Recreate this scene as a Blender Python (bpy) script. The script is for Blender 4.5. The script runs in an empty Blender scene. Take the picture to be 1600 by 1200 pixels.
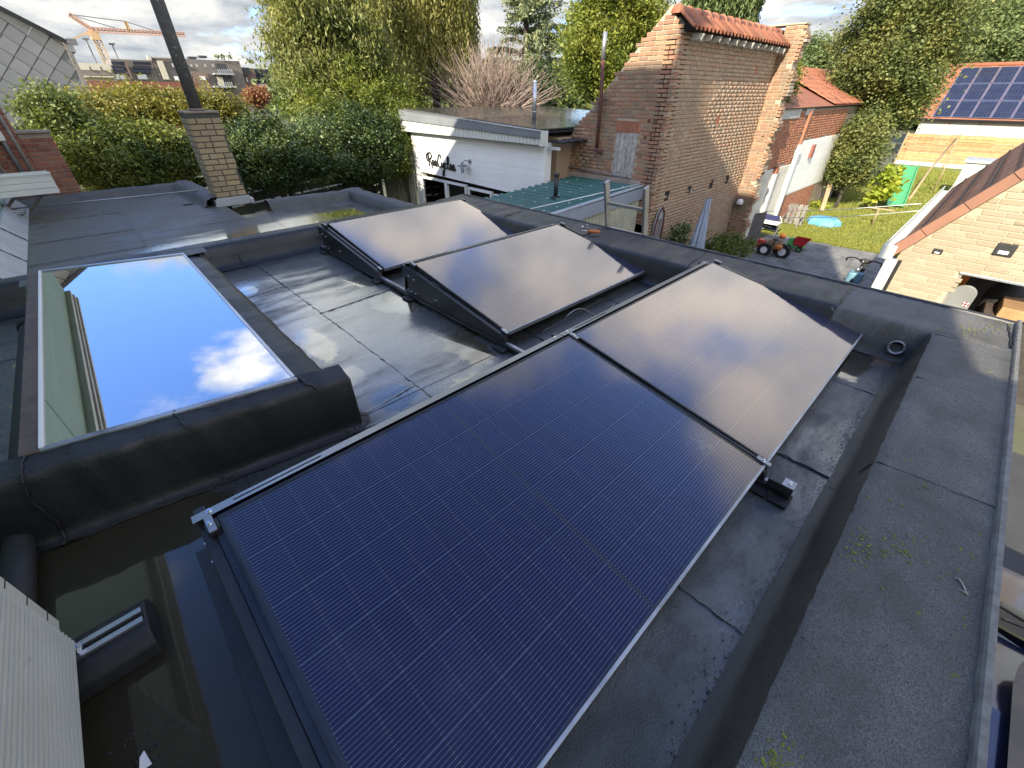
import bpy, math, random
import numpy as np
from mathutils import Vector, Matrix

random.seed(7); rng = np.random.default_rng(7)
R = math.radians
scene = bpy.context.scene
col = scene.collection

# ------------------------------------------------------------------ camera
CAM_H, FPX, YAW, PITCH = 1.409, 642.74, R(43.59), R(35.205)
cam_d = bpy.data.cameras.new('camera'); cam = bpy.data.objects.new('camera', cam_d); col.objects.link(cam)
cam.location = (0, 0, CAM_H); cam.rotation_euler = (R(90) - PITCH, 0, -YAW)
cam_d.sensor_width = 36; cam_d.lens = FPX * 36 / 1600; cam_d.clip_start = 0.02; cam_d.clip_end = 2000
scene.camera = cam

# ------------------------------------------------------------------ sun, sky, exposure
SUN = Vector((-1.74, -0.33, 1.0)).normalized()
SUN_EL = math.asin(SUN.z); SUN_ROT = math.atan2(SUN.x, SUN.y)
sl = bpy.data.lights.new('sun', 'SUN'); sl.energy = 3.5; sl.angle = R(0.53); sl.color = (1, .90, .72)
so = bpy.data.objects.new('sun', sl); col.objects.link(so); so.rotation_euler = SUN.to_track_quat('Z', 'Y').to_euler()
world = bpy.data.worlds.new('World'); scene.world = world; world.use_nodes = True
vs = scene.view_settings
vs.view_transform = 'Standard'; vs.look = 'None'; vs.exposure = 1.60; vs.gamma = 1; vs.use_curve_mapping = False
scene.cycles.max_bounces = 8; scene.cycles.transparent_max_bounces = 12
scene.cycles.caustics_reflective = False; scene.cycles.caustics_refractive = False
scene.cycles.sample_clamp_indirect = 6

class NT:                                     # small node-tree writer
    def __init__(s, tree): s.t = tree; s.n = tree.nodes; s.l = tree.links
    def add(s, typ, **kw):
        n = s.n.new(typ)
        for k, v in kw.items():
            if k.startswith('i_'):
                key = k[2:]; key = int(key) if key.isdigit() else key.replace('_', ' ')
                s.put(n.inputs[key], v)
            else: setattr(n, k, v)
        return n
    def put(s, sock, v):
        if isinstance(v, bpy.types.NodeSocket): s.l.new(v, sock)
        elif isinstance(v, (tuple, list)) and sock.type == 'RGBA' and len(v) == 3: sock.default_value = (*v, 1)
        else: sock.default_value = v
    def math(s, op, a, b=0.0, c=None, clamp=False):
        n = s.n.new('ShaderNodeMath'); n.operation = op; n.use_clamp = clamp
        s.put(n.inputs[0], a); s.put(n.inputs[1], b)
        if c is not None: s.put(n.inputs[2], c)
        return n.outputs[0]
    def vmath(s, op, a, b=(0, 0, 0)):
        n = s.n.new('ShaderNodeVectorMath'); n.operation = op; s.put(n.inputs[0], a); s.put(n.inputs[1], b)
        return n.outputs['Value'] if op in ('DISTANCE', 'LENGTH', 'DOT_PRODUCT') else n.outputs[0]
    def mix(s, f, a, b, typ='MIX'):
        n = s.n.new('ShaderNodeMix'); n.data_type = 'RGBA'; n.blend_type = typ
        s.put(n.inputs[0], f); s.put(n.inputs[6], a); s.put(n.inputs[7], b); return n.outputs[2]
    def mixf(s, f, a, b):
        n = s.n.new('ShaderNodeMix'); n.data_type = 'FLOAT'
        s.put(n.inputs[0], f); s.put(n.inputs[2], a); s.put(n.inputs[3], b); return n.outputs[0]
    def noise(s, vec, scale, detail=4, rough=.55, dist=0.0, dim='3D'):
        n = s.n.new('ShaderNodeTexNoise'); n.noise_dimensions = dim
        if vec is not None: s.l.new(vec, n.inputs['Vector'])
        n.inputs['Scale'].default_value = scale; n.inputs['Detail'].default_value = detail
        n.inputs['Roughness'].default_value = rough; n.inputs['Distortion'].default_value = dist
        return n.outputs['Fac']
    def ramp(s, f, stops, interp='LINEAR'):
        n = s.n.new('ShaderNodeValToRGB'); cr = n.color_ramp; cr.interpolation = interp
        while len(cr.elements) < len(stops): cr.elements.new(.5)
        for e, (p, c) in zip(cr.elements, stops):
            e.position = p; e.color = (*c, 1) if isinstance(c, (tuple, list)) else (c, c, c, 1)
        s.put(n.inputs[0], f); return n.outputs[0]
    def sstep(s, v, lo, hi):
        n = s.n.new('ShaderNodeMapRange'); n.interpolation_type = 'SMOOTHSTEP'
        s.put(n.inputs[0], v); s.put(n.inputs[1], lo); s.put(n.inputs[2], hi); return n.outputs[0]
    def bump(s, h, strength=.3, dist=.01, normal=None):
        n = s.n.new('ShaderNodeBump'); s.put(n.inputs['Strength'], strength); n.inputs['Distance'].default_value = dist
        s.put(n.inputs['Height'], h)
        if normal is not None: s.l.new(normal, n.inputs['Normal'])
        return n.outputs[0]

def build_world():
    w = NT(world.node_tree); w.n.clear()
    sky = w.add('ShaderNodeTexSky', sky_type='NISHITA', sun_disc=False, sun_elevation=SUN_EL, sun_rotation=SUN_ROT,
                altitude=50, air_density=1.0, dust_density=0.15, ozone_density=3.5)
    d = w.add('ShaderNodeTexCoord').outputs['Generated']
    sp = w.add('ShaderNodeSeparateXYZ', i_0=d)
    z = w.math('MAXIMUM', sp.outputs[2], 0.0)
    den = w.math('ADD', z, .22)
    cx = w.math('DIVIDE', sp.outputs[0], den); cy = w.math('DIVIDE', sp.outputs[1], den)
    p = w.add('ShaderNodeCombineXYZ', i_0=cx, i_1=cy, i_2=3.7).outputs[0]
    n1 = w.noise(p, 1.35, 9, .58, .35)
    n2 = w.noise(p, 2.4, 7, .6, .2)
    def gap(az, el, wide, soft):               # an opening in the cloud deck
        g = (math.sin(R(az)) * math.cos(R(el)), math.cos(R(az)) * math.cos(R(el)), math.sin(R(el)))
        return w.sstep(w.vmath('DOT_PRODUCT', d, g), math.cos(R(wide + soft)), math.cos(R(max(0, wide - soft))))
    # broken cloud: a closed bank low down, large openings overhead and to the north-west
    cover = w.math('ADD', n1, w.math('MULTIPLY', w.sstep(z, .85, .35), .22))
    cover = w.math('SUBTRACT', cover, w.math('MULTIPLY', gap(-5, 24.5, 14, 8), .27))
    cover = w.math('SUBTRACT', cover, w.math('MULTIPLY', gap(22, 37, 6, 5), .20))
    cover = w.math('ADD', cover, w.math('MULTIPLY', gap(5.5, 25, 1.0, 4.5), .19))
    cover = w.math('ADD', cover, w.math('MULTIPLY', gap(12, 13, 3.5, 5), .25))
    m = w.sstep(cover, .50, .66)
    lum = w.ramp(n2, [(.34, (.14, .158, .182)), (.50, (.245, .255, .262)), (.64, (.37, .36, .34))])
    sunny = w.sstep(w.vmath('DOT_PRODUCT', d, tuple(SUN)), -.2, 1.0)
    lum = w.mix(1.0, lum, w.add('ShaderNodeCombineColor', i_0=w.math('ADD', w.math('MULTIPLY', sunny, .95), 1.0), i_1=w.math('ADD', w.math('MULTIPLY', sunny, .90), 1.0), i_2=w.math('ADD', w.math('MULTIPLY', sunny, .82), 1.0)).outputs[0], 'MULTIPLY')
    hi = w.math('ADD', w.math('MULTIPLY', w.sstep(z, .10, .42), .75), 1.0)
    lum = w.mix(1.0, lum, w.add('ShaderNodeCombineColor', i_0=hi, i_1=hi, i_2=hi).outputs[0], 'MULTIPLY')
    skyc = w.vmath('SCALE', sky.outputs[0]); w.n[-1].inputs['Scale'].default_value = .15
    skyc = w.mix(1.0, skyc, (.68, .80, 1.08), 'MULTIPLY')
    c = w.mix(m, skyc, lum)
    bg = w.add('ShaderNodeBackground', i_Color=c, i_Strength=1.0)
    out = w.add('ShaderNodeOutputWorld'); w.l.new(bg.outputs[0], out.inputs[0])
build_world()

# ------------------------------------------------------------------ placing helpers
_F = Vector((math.sin(YAW) * math.cos(PITCH), math.cos(YAW) * math.cos(PITCH), -math.sin(PITCH)))
_RT = Vector((math.cos(YAW), -math.sin(YAW), 0)); _UP = _RT.cross(_F)
C0 = Vector((0, 0, CAM_H))
def _ray(x, y): return _F + _RT * ((x - 800) / FPX) + _UP * ((600 - y) / FPX)
def PZ(x, y, z): d = _ray(x, y); return C0 + d * ((z - CAM_H) / d.z)
def PX(x, y, X): d = _ray(x, y); return C0 + d * (X / d.x)
def PY(x, y, Y): d = _ray(x, y); return C0 + d * (Y / d.y)
def PD(x, y, D): d = _ray(x, y); return C0 + d * (D / math.hypot(d.x, d.y))
def proj(p):
    d = Vector(p) - C0; dz = d.dot(_F)
    return (800 + FPX * d.dot(_RT) / dz, 600 - FPX * d.dot(_UP) / dz, dz)

# ------------------------------------------------------------------ mesh helpers
class MB:
    def __init__(s): s.v = []; s.f = []
    def add(s, vs, fs):
        o = len(s.v); s.v += [tuple(v) for v in vs]; s.f += [tuple(i + o for i in f) for f in fs]; return s
    def box(s, x0, x1, y0, y1, z0, z1):
        return s.add([(x0,y0,z0),(x1,y0,z0),(x1,y1,z0),(x0,y1,z0),(x0,y0,z1),(x1,y0,z1),(x1,y1,z1),(x0,y1,z1)],
                     [(0,3,2,1),(4,5,6,7),(0,1,5,4),(1,2,6,5),(2,3,7,6),(3,0,4,7)])
    def bar(s, a, b, w, h, up=(0, 0, 1)):      # square bar from a to b
        a = Vector(a); b = Vector(b); d = (b - a).normalized(); u = Vector(up)
        if abs(d.dot(u)) > .98: u = Vector((1, 0, 0))
        r = d.cross(u).normalized() * (w / 2); u = r.cross(d).normalized() * (h / 2)
        return s.add([a-r-u, a+r-u, a+r+u, a-r+u, b-r-u, b+r-u, b+r+u, b-r+u],
                     [(0,1,2,3),(7,6,5,4),(0,4,5,1),(1,5,6,2),(2,6,7,3),(3,7,4,0)])
    def tube(s, pts, r, n=10, caps=True):
        pts = [Vector(p) for p in pts]; rs = r if isinstance(r, (list, tuple)) else [r] * len(pts)
        rings = []; u = None
        for i, p in enumerate(pts):
            d = (pts[min(i+1, len(pts)-1)] - pts[max(i-1, 0)]).normalized()
            if u is None: u = d.orthogonal().normalized()
            u = (u - d * u.dot(d)).normalized(); w = d.cross(u)
            rings.append([p + (u * math.cos(2*math.pi*k/n) + w * math.sin(2*math.pi*k/n)) * rs[i] for k in range(n)])
        o = len(s.v)
        for rg in rings: s.v += [tuple(q) for q in rg]
        for i in range(len(pts) - 1):
            for k in range(n):
                s.f.append((o+i*n+k, o+i*n+(k+1)%n, o+(i+1)*n+(k+1)%n, o+(i+1)*n+k))
        if caps:
            s.f.append(tuple(o + k for k in reversed(range(n)))); s.f.append(tuple(o + (len(pts)-1)*n + k for k in range(n)))
        return s
    def lathe(s, prof, c=(0, 0, 0), n=20):     # profile (r, z) about a vertical axis at c
        o = len(s.v)
        for r, z in prof:
            for k in range(n): s.v.append((c[0]+r*math.cos(2*math.pi*k/n), c[1]+r*math.sin(2*math.pi*k/n), c[2]+z))
        for i in range(len(prof)-1):
            for k in range(n): s.f.append((o+i*n+k, o+i*n+(k+1)%n, o+(i+1)*n+(k+1)%n, o+(i+1)*n+k))
        return s
    def prism(s, poly, axis, a, b):            # polygon in the other two axes, extruded along axis from a to b
        def pt(q, t): return {'x': (t, q[0], q[1]), 'y': (q[0], t, q[1]), 'z': (q[0], q[1], t)}[axis]
        n = len(poly); o = len(s.v)
        s.v += [pt(q, a) for q in poly] + [pt(q, b) for q in poly]
        s.f.append(tuple(o+i for i in range(n))); s.f.append(tuple(o+n+i for i in reversed(range(n))))
        for i in range(n): s.f.append((o+i, o+n+i, o+n+(i+1)%n, o+(i+1)%n))
        return s
    def strip(s, prof, axis, a, b, seg=1, jit=0.0):   # open profile swept along axis
        def pt(q, t): return {'x': (t, q[0], q[1]), 'y': (q[0], t, q[1])}[axis]
        o = len(s.v); n = len(prof)
        for i in range(seg + 1):
            t = a + (b - a) * i / seg
            for q in prof: s.v.append(pt((q[0] + random.gauss(0, jit), q[1] + random.gauss(0, jit)), t))
        for i in range(seg):
            for k in range(n-1): s.f.append((o+i*n+k, o+i*n+k+1, o+(i+1)*n+k+1, o+(i+1)*n+k))
        return s
    def mesh(s, name, smooth=False):
        me = bpy.data.meshes.new(name); me.from_pydata(s.v, [], s.f)
        import bmesh
        bm = bmesh.new(); bm.from_mesh(me); (len(s.f) > 1 and bmesh.ops.recalc_face_normals(bm, faces=bm.faces)); bm.to_mesh(me); bm.free()
        if smooth:
            for p in me.polygons: p.use_smooth = True
        return me
    def build(s, name, m, parent=None, smooth=False, bevel=0, label=None):
        o = bpy.data.objects.new(name, s.mesh(name, smooth)); col.objects.link(o)
        o.data.materials.append(MAT[m] if isinstance(m, str) else m)
        if parent is not None:
            o.parent = parent
            o.matrix_parent_inverse = parent_inv(parent)
        if bevel:
            b = o.modifiers.new('bevel', 'BEVEL'); b.width = bevel; b.segments = 2; b.limit_method = 'ANGLE'; b.angle_limit = R(40)
        if smooth and not bevel:
            pass
        if label: o['label'] = label
        return o
def parent_inv(p):                             # things stand at their base; parts are built in place
    return Matrix.Translation(-Vector(p.location)) if p.parent is None else Matrix.Identity(4)
def thing(name, label, cat, loc=(0, 0, 0), group=None):
    o = bpy.data.objects.new(name, None); col.objects.link(o); o.location = loc; o.empty_display_size = .1
    o['label'] = label; o['category'] = cat
    if group: o['group'] = group
    return o
def tag(o, label=None, cat=None, group=None, kind=None):
    if label: o['label'] = label
    if cat: o['category'] = cat
    if group: o['group'] = group
    if kind: o['kind'] = kind
    return o
def inst(name, me, parent, loc, rot=None, scale=None):      # one more object with shared mesh data
    o = bpy.data.objects.new(name, me); col.objects.link(o)
    if parent is not None: o.parent = parent; o.matrix_parent_inverse = parent_inv(parent)
    o.location = loc
    if rot is not None: o.rotation_euler = rot
    if scale is not None: o.scale = scale
    return o
def raw_mesh(name, verts, faces_n, idx):                    # numpy mesh: faces_n corners per face
    me = bpy.data.meshes.new(name); nf = len(idx) // faces_n
    me.vertices.add(len(verts)); me.vertices.foreach_set('co', np.ascontiguousarray(verts, dtype=np.float32).ravel())
    me.loops.add(len(idx)); me.loops.foreach_set('vertex_index', np.ascontiguousarray(idx, dtype=np.int32))
    me.polygons.add(nf); me.polygons.foreach_set('loop_start', np.arange(0, len(idx), faces_n, dtype=np.int32))
    me.update(calc_edges=True); me.validate(); return me

# ------------------------------------------------------------------ materials
MAT = {}
def _new(name):
    m = bpy.data.materials.new(name); m.use_nodes = True; t = NT(m.node_tree); t.n.clear()
    b = t.add('ShaderNodeBsdfPrincipled'); o = t.add('ShaderNodeOutputMaterial'); t.l.new(b.outputs[0], o.inputs[0])
    MAT[name] = m; return t, b, o
def pos(t): return t.add('ShaderNodeNewGeometry').outputs['Position']
def rnd(t):                                                 # one random number per piece, joined or single
    g = t.add('ShaderNodeNewGeometry').outputs['Random Per Island']
    o = t.add('ShaderNodeObjectInfo').outputs['Random']
    return t.math('FRACT', t.math('ADD', g, o))
def simple(name, c1, c2=None, rough=.6, metal=0.0, scale=6, bscale=None, bstr=.15, bdist=.004, var=0.0, spec=.5, ior=1.5, coords='pos', dirt=None, coat=0):
    t, b, o = _new(name)
    p = pos(t) if coords == 'pos' else t.add('ShaderNodeTexCoord').outputs['Object']
    c2 = c2 or tuple(x * .75 for x in c1)
    c = t.mix(t.sstep(t.noise(p, scale, 6, .6), .35, .65), c1, c2)
    if dirt:                                                # (colour, scale, lo, hi)
        c = t.mix(t.sstep(t.noise(p, dirt[1], 7, .65), dirt[2], dirt[3]), c, dirt[0])
    if var:
        h = t.add('ShaderNodeHueSaturation', i_Color=c)
        r = rnd(t); t.put(h.inputs['Value'], t.math('ADD', t.math('MULTIPLY', r, 2 * var), 1 - var)); c = h.outputs[0]
    t.put(b.inputs['Base Color'], c); b.inputs['Metallic'].default_value = metal
    b.inputs['IOR'].default_value = ior
    t.put(b.inputs['Roughness'], t.math('ADD', t.math('MULTIPLY', t.noise(p, scale * 3, 4), .2), rough - .1))
    if coat: b.inputs['Coat Weight'].default_value = coat; b.inputs['Coat Roughness'].default_value = .08
    if bscale: t.put(b.inputs['Normal'], t.bump(t.noise(p, bscale, 5, .6), bstr, bdist))
    return MAT[name]
def bricky(name, cols, rough=.85, dirt=(.12, .11, .09), dlo=.50, dhi=.75, bscale=60):
    t, b, o = _new(name); p = pos(t); r = rnd(t); n = len(cols)
    c = t.ramp(r, [(i / n, c) for i, c in enumerate(cols)], 'CONSTANT')
    c = t.mix(t.math('MULTIPLY', t.noise(p, 25, 5, .7), .55), c, tuple(x * .5 for x in cols[0]))
    c = t.mix(t.sstep(t.noise(p, 1.3, 8, .7), dlo, dhi), c, dirt)
    t.put(b.inputs['Base Color'], c); b.inputs['Roughness'].default_value = rough
    t.put(b.inputs['Normal'], t.bump(t.noise(p, bscale, 5, .65), .5, .006))
    return MAT[name]
def leafy(name, cols, trans=.35, rough=.55, pscale=.8):
    m = bpy.data.materials.new(name); m.use_nodes = True; t = NT(m.node_tree); t.n.clear(); MAT[name] = m
    g = t.add('ShaderNodeNewGeometry'); r = g.outputs['Random Per Island']
    pn = t.noise(g.outputs['Position'], pscale, 3, .5)
    f = t.math('ADD', t.math('MULTIPLY', r, .55), t.math('MULTIPLY', t.sstep(pn, .35, .65), .45))
    n = len(cols); c = t.ramp(f, [(i / max(1, n - 1), c) for i, c in enumerate(cols)])
    b = t.add('ShaderNodeBsdfPrincipled', i_Base_Color=c, i_Roughness=rough)
    tr = t.add('ShaderNodeBsdfTranslucent', i_Color=t.mix(1, c, (1.0, 1.0, .55), 'MULTIPLY'))
    mx = t.add('ShaderNodeMixShader', i_0=trans); t.l.new(b.outputs[0], mx.inputs[1]); t.l.new(tr.outputs[0], mx.inputs[2])
    o = t.add('ShaderNodeOutputMaterial'); t.l.new(mx.outputs[0], o.inputs[0]); return m

# wet roofing felt; standing water where the deck dips
def felt(name, base, pools=(), wet=.35, grain=.5, dry_rough=.62, ior=1.6, tint=(.05, .05, .04), soak=0.0, film=(), film_bump=.16):
    t, b, o = _new(name); p = pos(t); sp = t.add('ShaderNodeSeparateXYZ', i_0=p)
    n_big = t.noise(p, 1.1, 5, .6, .4); n_mid = t.noise(p, 5.5, 6, .65); n_f = t.noise(p, 260, 3, .7); n_f2 = t.noise(p, 90, 4, .7)
    lvl = t.math('MULTIPLY', t.math('SUBTRACT', n_mid, .5), 1.1)
    field = None
    for (cx, cy, rx, ry, k) in pools:
        dx = t.math('MULTIPLY', t.math('SUBTRACT', sp.outputs[0], cx), 1 / rx); dy = t.math('MULTIPLY', t.math('SUBTRACT', sp.outputs[1], cy), 1 / ry)
        r2 = t.math('ADD', t.math('MULTIPLY', dx, dx), t.math('MULTIPLY', dy, dy))
        g = t.math('MULTIPLY', t.math('EXPONENT', t.math('MULTIPLY', r2, -1.0)), k)
        field = g if field is None else t.math('MAXIMUM', field, g)
    if field is None: field = t.math('MULTIPLY', n_big, 0.0)
    h = t.math('ADD', t.math('ADD', field, lvl), t.math('MULTIPLY', t.math('SUBTRACT', n_f2, .5), .16))
    band = t.noise(t.vmath('MULTIPLY', p, (1.0, 3.2, 1.0)), 1.6, 4, .6, .3)
    h = t.math('ADD', h, t.math('MULTIPLY', t.math('SUBTRACT', n_f, .5), .22))
    pool = t.sstep(h, .44, .62); damp = t.sstep(t.math('ADD', h, t.math('ADD', t.math('MULTIPLY', t.math('SUBTRACT', n_big, .5), 1.3), t.math('MULTIPLY', t.math('SUBTRACT', band, .5), 1.6))), -.35 - soak, .45 - soak)
    c = t.mix(t.sstep(n_f, .35, .7), tuple(x * (1 - grain) for x in base), tuple(x * (1 + grain) for x in base))
    c = t.mix(t.math('MULTIPLY', t.sstep(n_mid, .45, .75), .5), c, tint)
    c = t.mix(t.math('MULTIPLY', damp, .45), c, (.012, .012, .012))
    c = t.mix(pool, c, (.030, .025, .013))
    t.put(b.inputs['Base Color'], c)
    rg = t.math('SUBTRACT', dry_rough, t.math('MULTIPLY', damp, wet))
    rg = t.math('ADD', rg, t.math('MULTIPLY', t.math('SUBTRACT', n_f2, .5), .25))
    t.put(b.inputs['Roughness'], t.mixf(pool, rg, .6))
    t.put(b.inputs['IOR'], t.mixf(pool, t.mixf(damp, 1.5, ior), 1.2))
    hb = t.math('ADD', t.math('MULTIPLY', n_f, .6), t.math('MULTIPLY', n_f2, .6))
    nb = t.bump(hb, t.mixf(pool, .75, 0.0), .0045)
    nb = t.bump(n_mid, t.mixf(pool, .25, 0.0), .03, nb)
    t.put(b.inputs['Normal'], nb)
    lw = t.add('ShaderNodeLayerWeight', i_Blend=.5)         # the water film: clear from above, a mirror at a low angle
    k = t.math('ADD', t.math('MULTIPLY', t.math('POWER', lw.outputs['Facing'], 2.5), 1.05), .022)
    gs = t.add('ShaderNodeBsdfGlossy', i_Color=(.93, .92, .87), i_Roughness=.045)
    fz = None
    for (cx, cy, rx, ry, kk) in film:
        dx = t.math('MULTIPLY', t.math('SUBTRACT', sp.outputs[0], cx), 1 / rx); dy = t.math('MULTIPLY', t.math('SUBTRACT', sp.outputs[1], cy), 1 / ry)
        gq = t.math('MULTIPLY', t.math('EXPONENT', t.math('MULTIPLY', t.math('ADD', t.math('MULTIPLY', dx, dx), t.math('MULTIPLY', dy, dy)), -1.0)), kk); fz = gq if fz is None else t.math('MAXIMUM', fz, gq)
    if fz is not None:                                      # thin film: granules stand through it
        ff = t.math('MULTIPLY', t.sstep(t.math('ADD', fz, t.math('ADD', t.math('MULTIPLY', t.math('SUBTRACT', band, .5), 1.5), t.math('MULTIPLY', t.math('SUBTRACT', n_f, .5), 1.2))), .30, .85), .85)
        g2 = t.add('ShaderNodeBsdfGlossy', i_Color=(.90, .90, .86), i_Roughness=.15, i_Normal=t.bump(hb, film_bump, .003))
        m2 = t.add('ShaderNodeMixShader', i_0=t.math('MULTIPLY', ff, t.math('MULTIPLY', k, 1.45), clamp=True)); t.l.new(b.outputs[0], m2.inputs[1]); t.l.new(g2.outputs[0], m2.inputs[2]); below = m2.outputs[0]
    else: below = b.outputs[0]
    mx = t.add('ShaderNodeMixShader', i_0=t.math('MULTIPLY', pool, k)); t.l.new(below, mx.inputs[1]); t.l.new(gs.outputs[0], mx.inputs[2]); t.l.new(mx.outputs[0], o.inputs[0])
POOLS = [(1.50, 2.95, .22, .30, 1.0), (1.46, 1.98, .16, .30, 1.0), (.72, 2.72, .13, .36, .95), (.72, 2.18, .12, .16, .95), (.80, 1.82, .16, .16, .95),
         (.68, 4.08, .09, .18, .9), (-.45, 1.45, .42, .55, 1.3), (-.40, .6, .40, .8, 1.2), (1.9, 2.2, .6, .3, .8), (1.55, 3.6, .25, .3, .75), (1.2, 1.62, .25, .12, .8), (3.1, .1, .35, .12, .8), (-.62, 3.6, .2, .8, .9)]
felt('felt_deck', (.064, .063, .058), POOLS, wet=.34, grain=.6, ior=2.0, soak=.12, film=[(1.05, 2.7, .75, 1.5, 1.0), (.8, 4.2, .6, .5, .7), (1.6, .05, 1.5, .16, .45)])
felt('felt_black', (.016, .016, .017), (), wet=.22, grain=.5, dry_rough=.50, tint=(.02, .02, .018))
felt('felt_grey', (.130, .127, .118), (), wet=.12, grain=.55, dry_rough=.80, ior=1.45, tint=(.075, .075, .06))
felt('felt_silt', (.058, .054, .040), (), wet=.30, grain=.35, dry_rough=.6, ior=1.5, tint=(.05, .045, .03))
felt('felt_old', (.11, .108, .10), (), wet=.25, grain=.4, dry_rough=.72, ior=1.5, tint=(.06, .058, .05))
felt('felt_neighbour', (.125, .118, .100), [(.8, 5.75, .40, .28, 1.25), (1.55, 5.75, .6, .32, 1.3), (2.35, 6.1, .7, .5, 1.2), (2.9, 7.0, .5, .5, 1.1), (1.2, 6.6, .35, .2, .9), (2.2, 5.5, .7, .3, 1.2)], wet=.34, grain=.35, ior=1.8, soak=-.12, film=[(.9, 6.1, .8, .8, 1.7), (1.8, 6.1, .9, .9, 1.7), (2.7, 6.5, 1.0, 1.1, 1.6)], film_bump=.03)
simple('metal_black', (.013, .013, .015), (.02, .02, .022), rough=.42, scale=8, bscale=40, bstr=.03)
simple('alu', (.55, .56, .57), (.45, .46, .47), rough=.34, metal=.9, scale=5)
simple('ribbon', (.20, .20, .21), (.17, .17, .18), rough=.3, metal=.9, scale=5)
simple('alu_dull', (.42, .43, .44), (.30, .31, .32), rough=.45, metal=.75, scale=7, dirt=((.2, .19, .17), 4, .55, .75))
simple('frame_black', (.03, .032, .036), (.045, .047, .05), rough=.30, metal=.6, scale=6)
simple('deflector', (.30, .31, .30), (.24, .25, .25), rough=.30, metal=.55, scale=3, dirt=((.16, .15, .12), 6, .6, .8))
simple('steel_bolt', (.75, .75, .74), (.6, .6, .6), rough=.22, metal=1, scale=40)
simple('white_paint', (.78, .78, .75), (.70, .70, .67), rough=.55, scale=1.2, dirt=((.5, .48, .42), 2.2, .62, .85))
simple('rubber', (.012, .012, .012), (.02, .02, .02), rough=.65, scale=30, bscale=200, bstr=.2)
simple('cream_plastic', (.60, .59, .52), (.54, .53, .46), rough=.45, scale=3, dirt=((.30, .29, .24), 14, .62, .8))
simple('wood_brown', (.12, .085, .065), (.07, .05, .04), rough=.6, scale=9, bscale=30)
simple('green_render', (.44, .60, .49), (.40, .55, .45), rough=.8, scale=1.5, bscale=80, bstr=.1)
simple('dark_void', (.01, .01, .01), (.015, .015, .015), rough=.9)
simple('leaf_orange', (.36, .10, .02), (.22, .06, .02), rough=.6, scale=60)
simple('moss', (.19, .19, .03), (.11, .13, .03), rough=.95, scale=30, bscale=200, bstr=.6)
simple('orange_plastic', (.55, .16, .02), (.45, .12, .02), rough=.35, scale=10)
simple('twig', (.42, .40, .34), (.30, .28, .22), rough=.8)
simple('gutter_rim', (.17, .17, .16), (.11, .107, .095), rough=.7, scale=30, bscale=60, dirt=((.30, .26, .08), 9, .62, .8))

def panel_cell():
    t, b, o = _new('solar_cell'); p = t.add('ShaderNodeTexCoord').outputs['Object']; sp = t.add('ShaderNodeSeparateXYZ', i_0=p)
    y = sp.outputs[1]; x = sp.outputs[0]
    def lines(v, pitch, width):
        f = t.math('ABSOLUTE', t.math('SUBTRACT', t.math('FRACT', t.math('ADD', t.math('DIVIDE', v, pitch), 40.5)), .5))
        return t.math('LESS_THAN', f, width / pitch / 2)
    wire = lines(y, .0113, .0013)
    pad = t.math('MULTIPLY', lines(y, .0113, .0022), lines(t.math('ADD', x, .0472), .0945, .0075))
    r = t.add('ShaderNodeObjectInfo').outputs['Random']
    base = t.mix(t.math('MULTIPLY', r, .8), (.003, .0042, .030), (.005, .0068, .042))
    base = t.mix(t.math('MULTIPLY', lines(x, .0016, .0005), .25), base, (.03, .032, .07))
    wn = t.noise(p, 18, 3, .6)
    c = t.mix(t.math('MULTIPLY', wire, t.math('ADD', t.math('MULTIPLY', wn, .8), .45)), base, (.17, .19, .31))
    c = t.mix(t.math('MULTIPLY', pad, .38), c, (.34, .36, .44))
    t.put(b.inputs['Base Color'], c); b.inputs['Roughness'].default_value = .45
    b.inputs['Specular IOR Level'].default_value = .2
panel_cell()
simple('backsheet', (.008, .009, .016), (.010, .011, .02), rough=.5)
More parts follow.
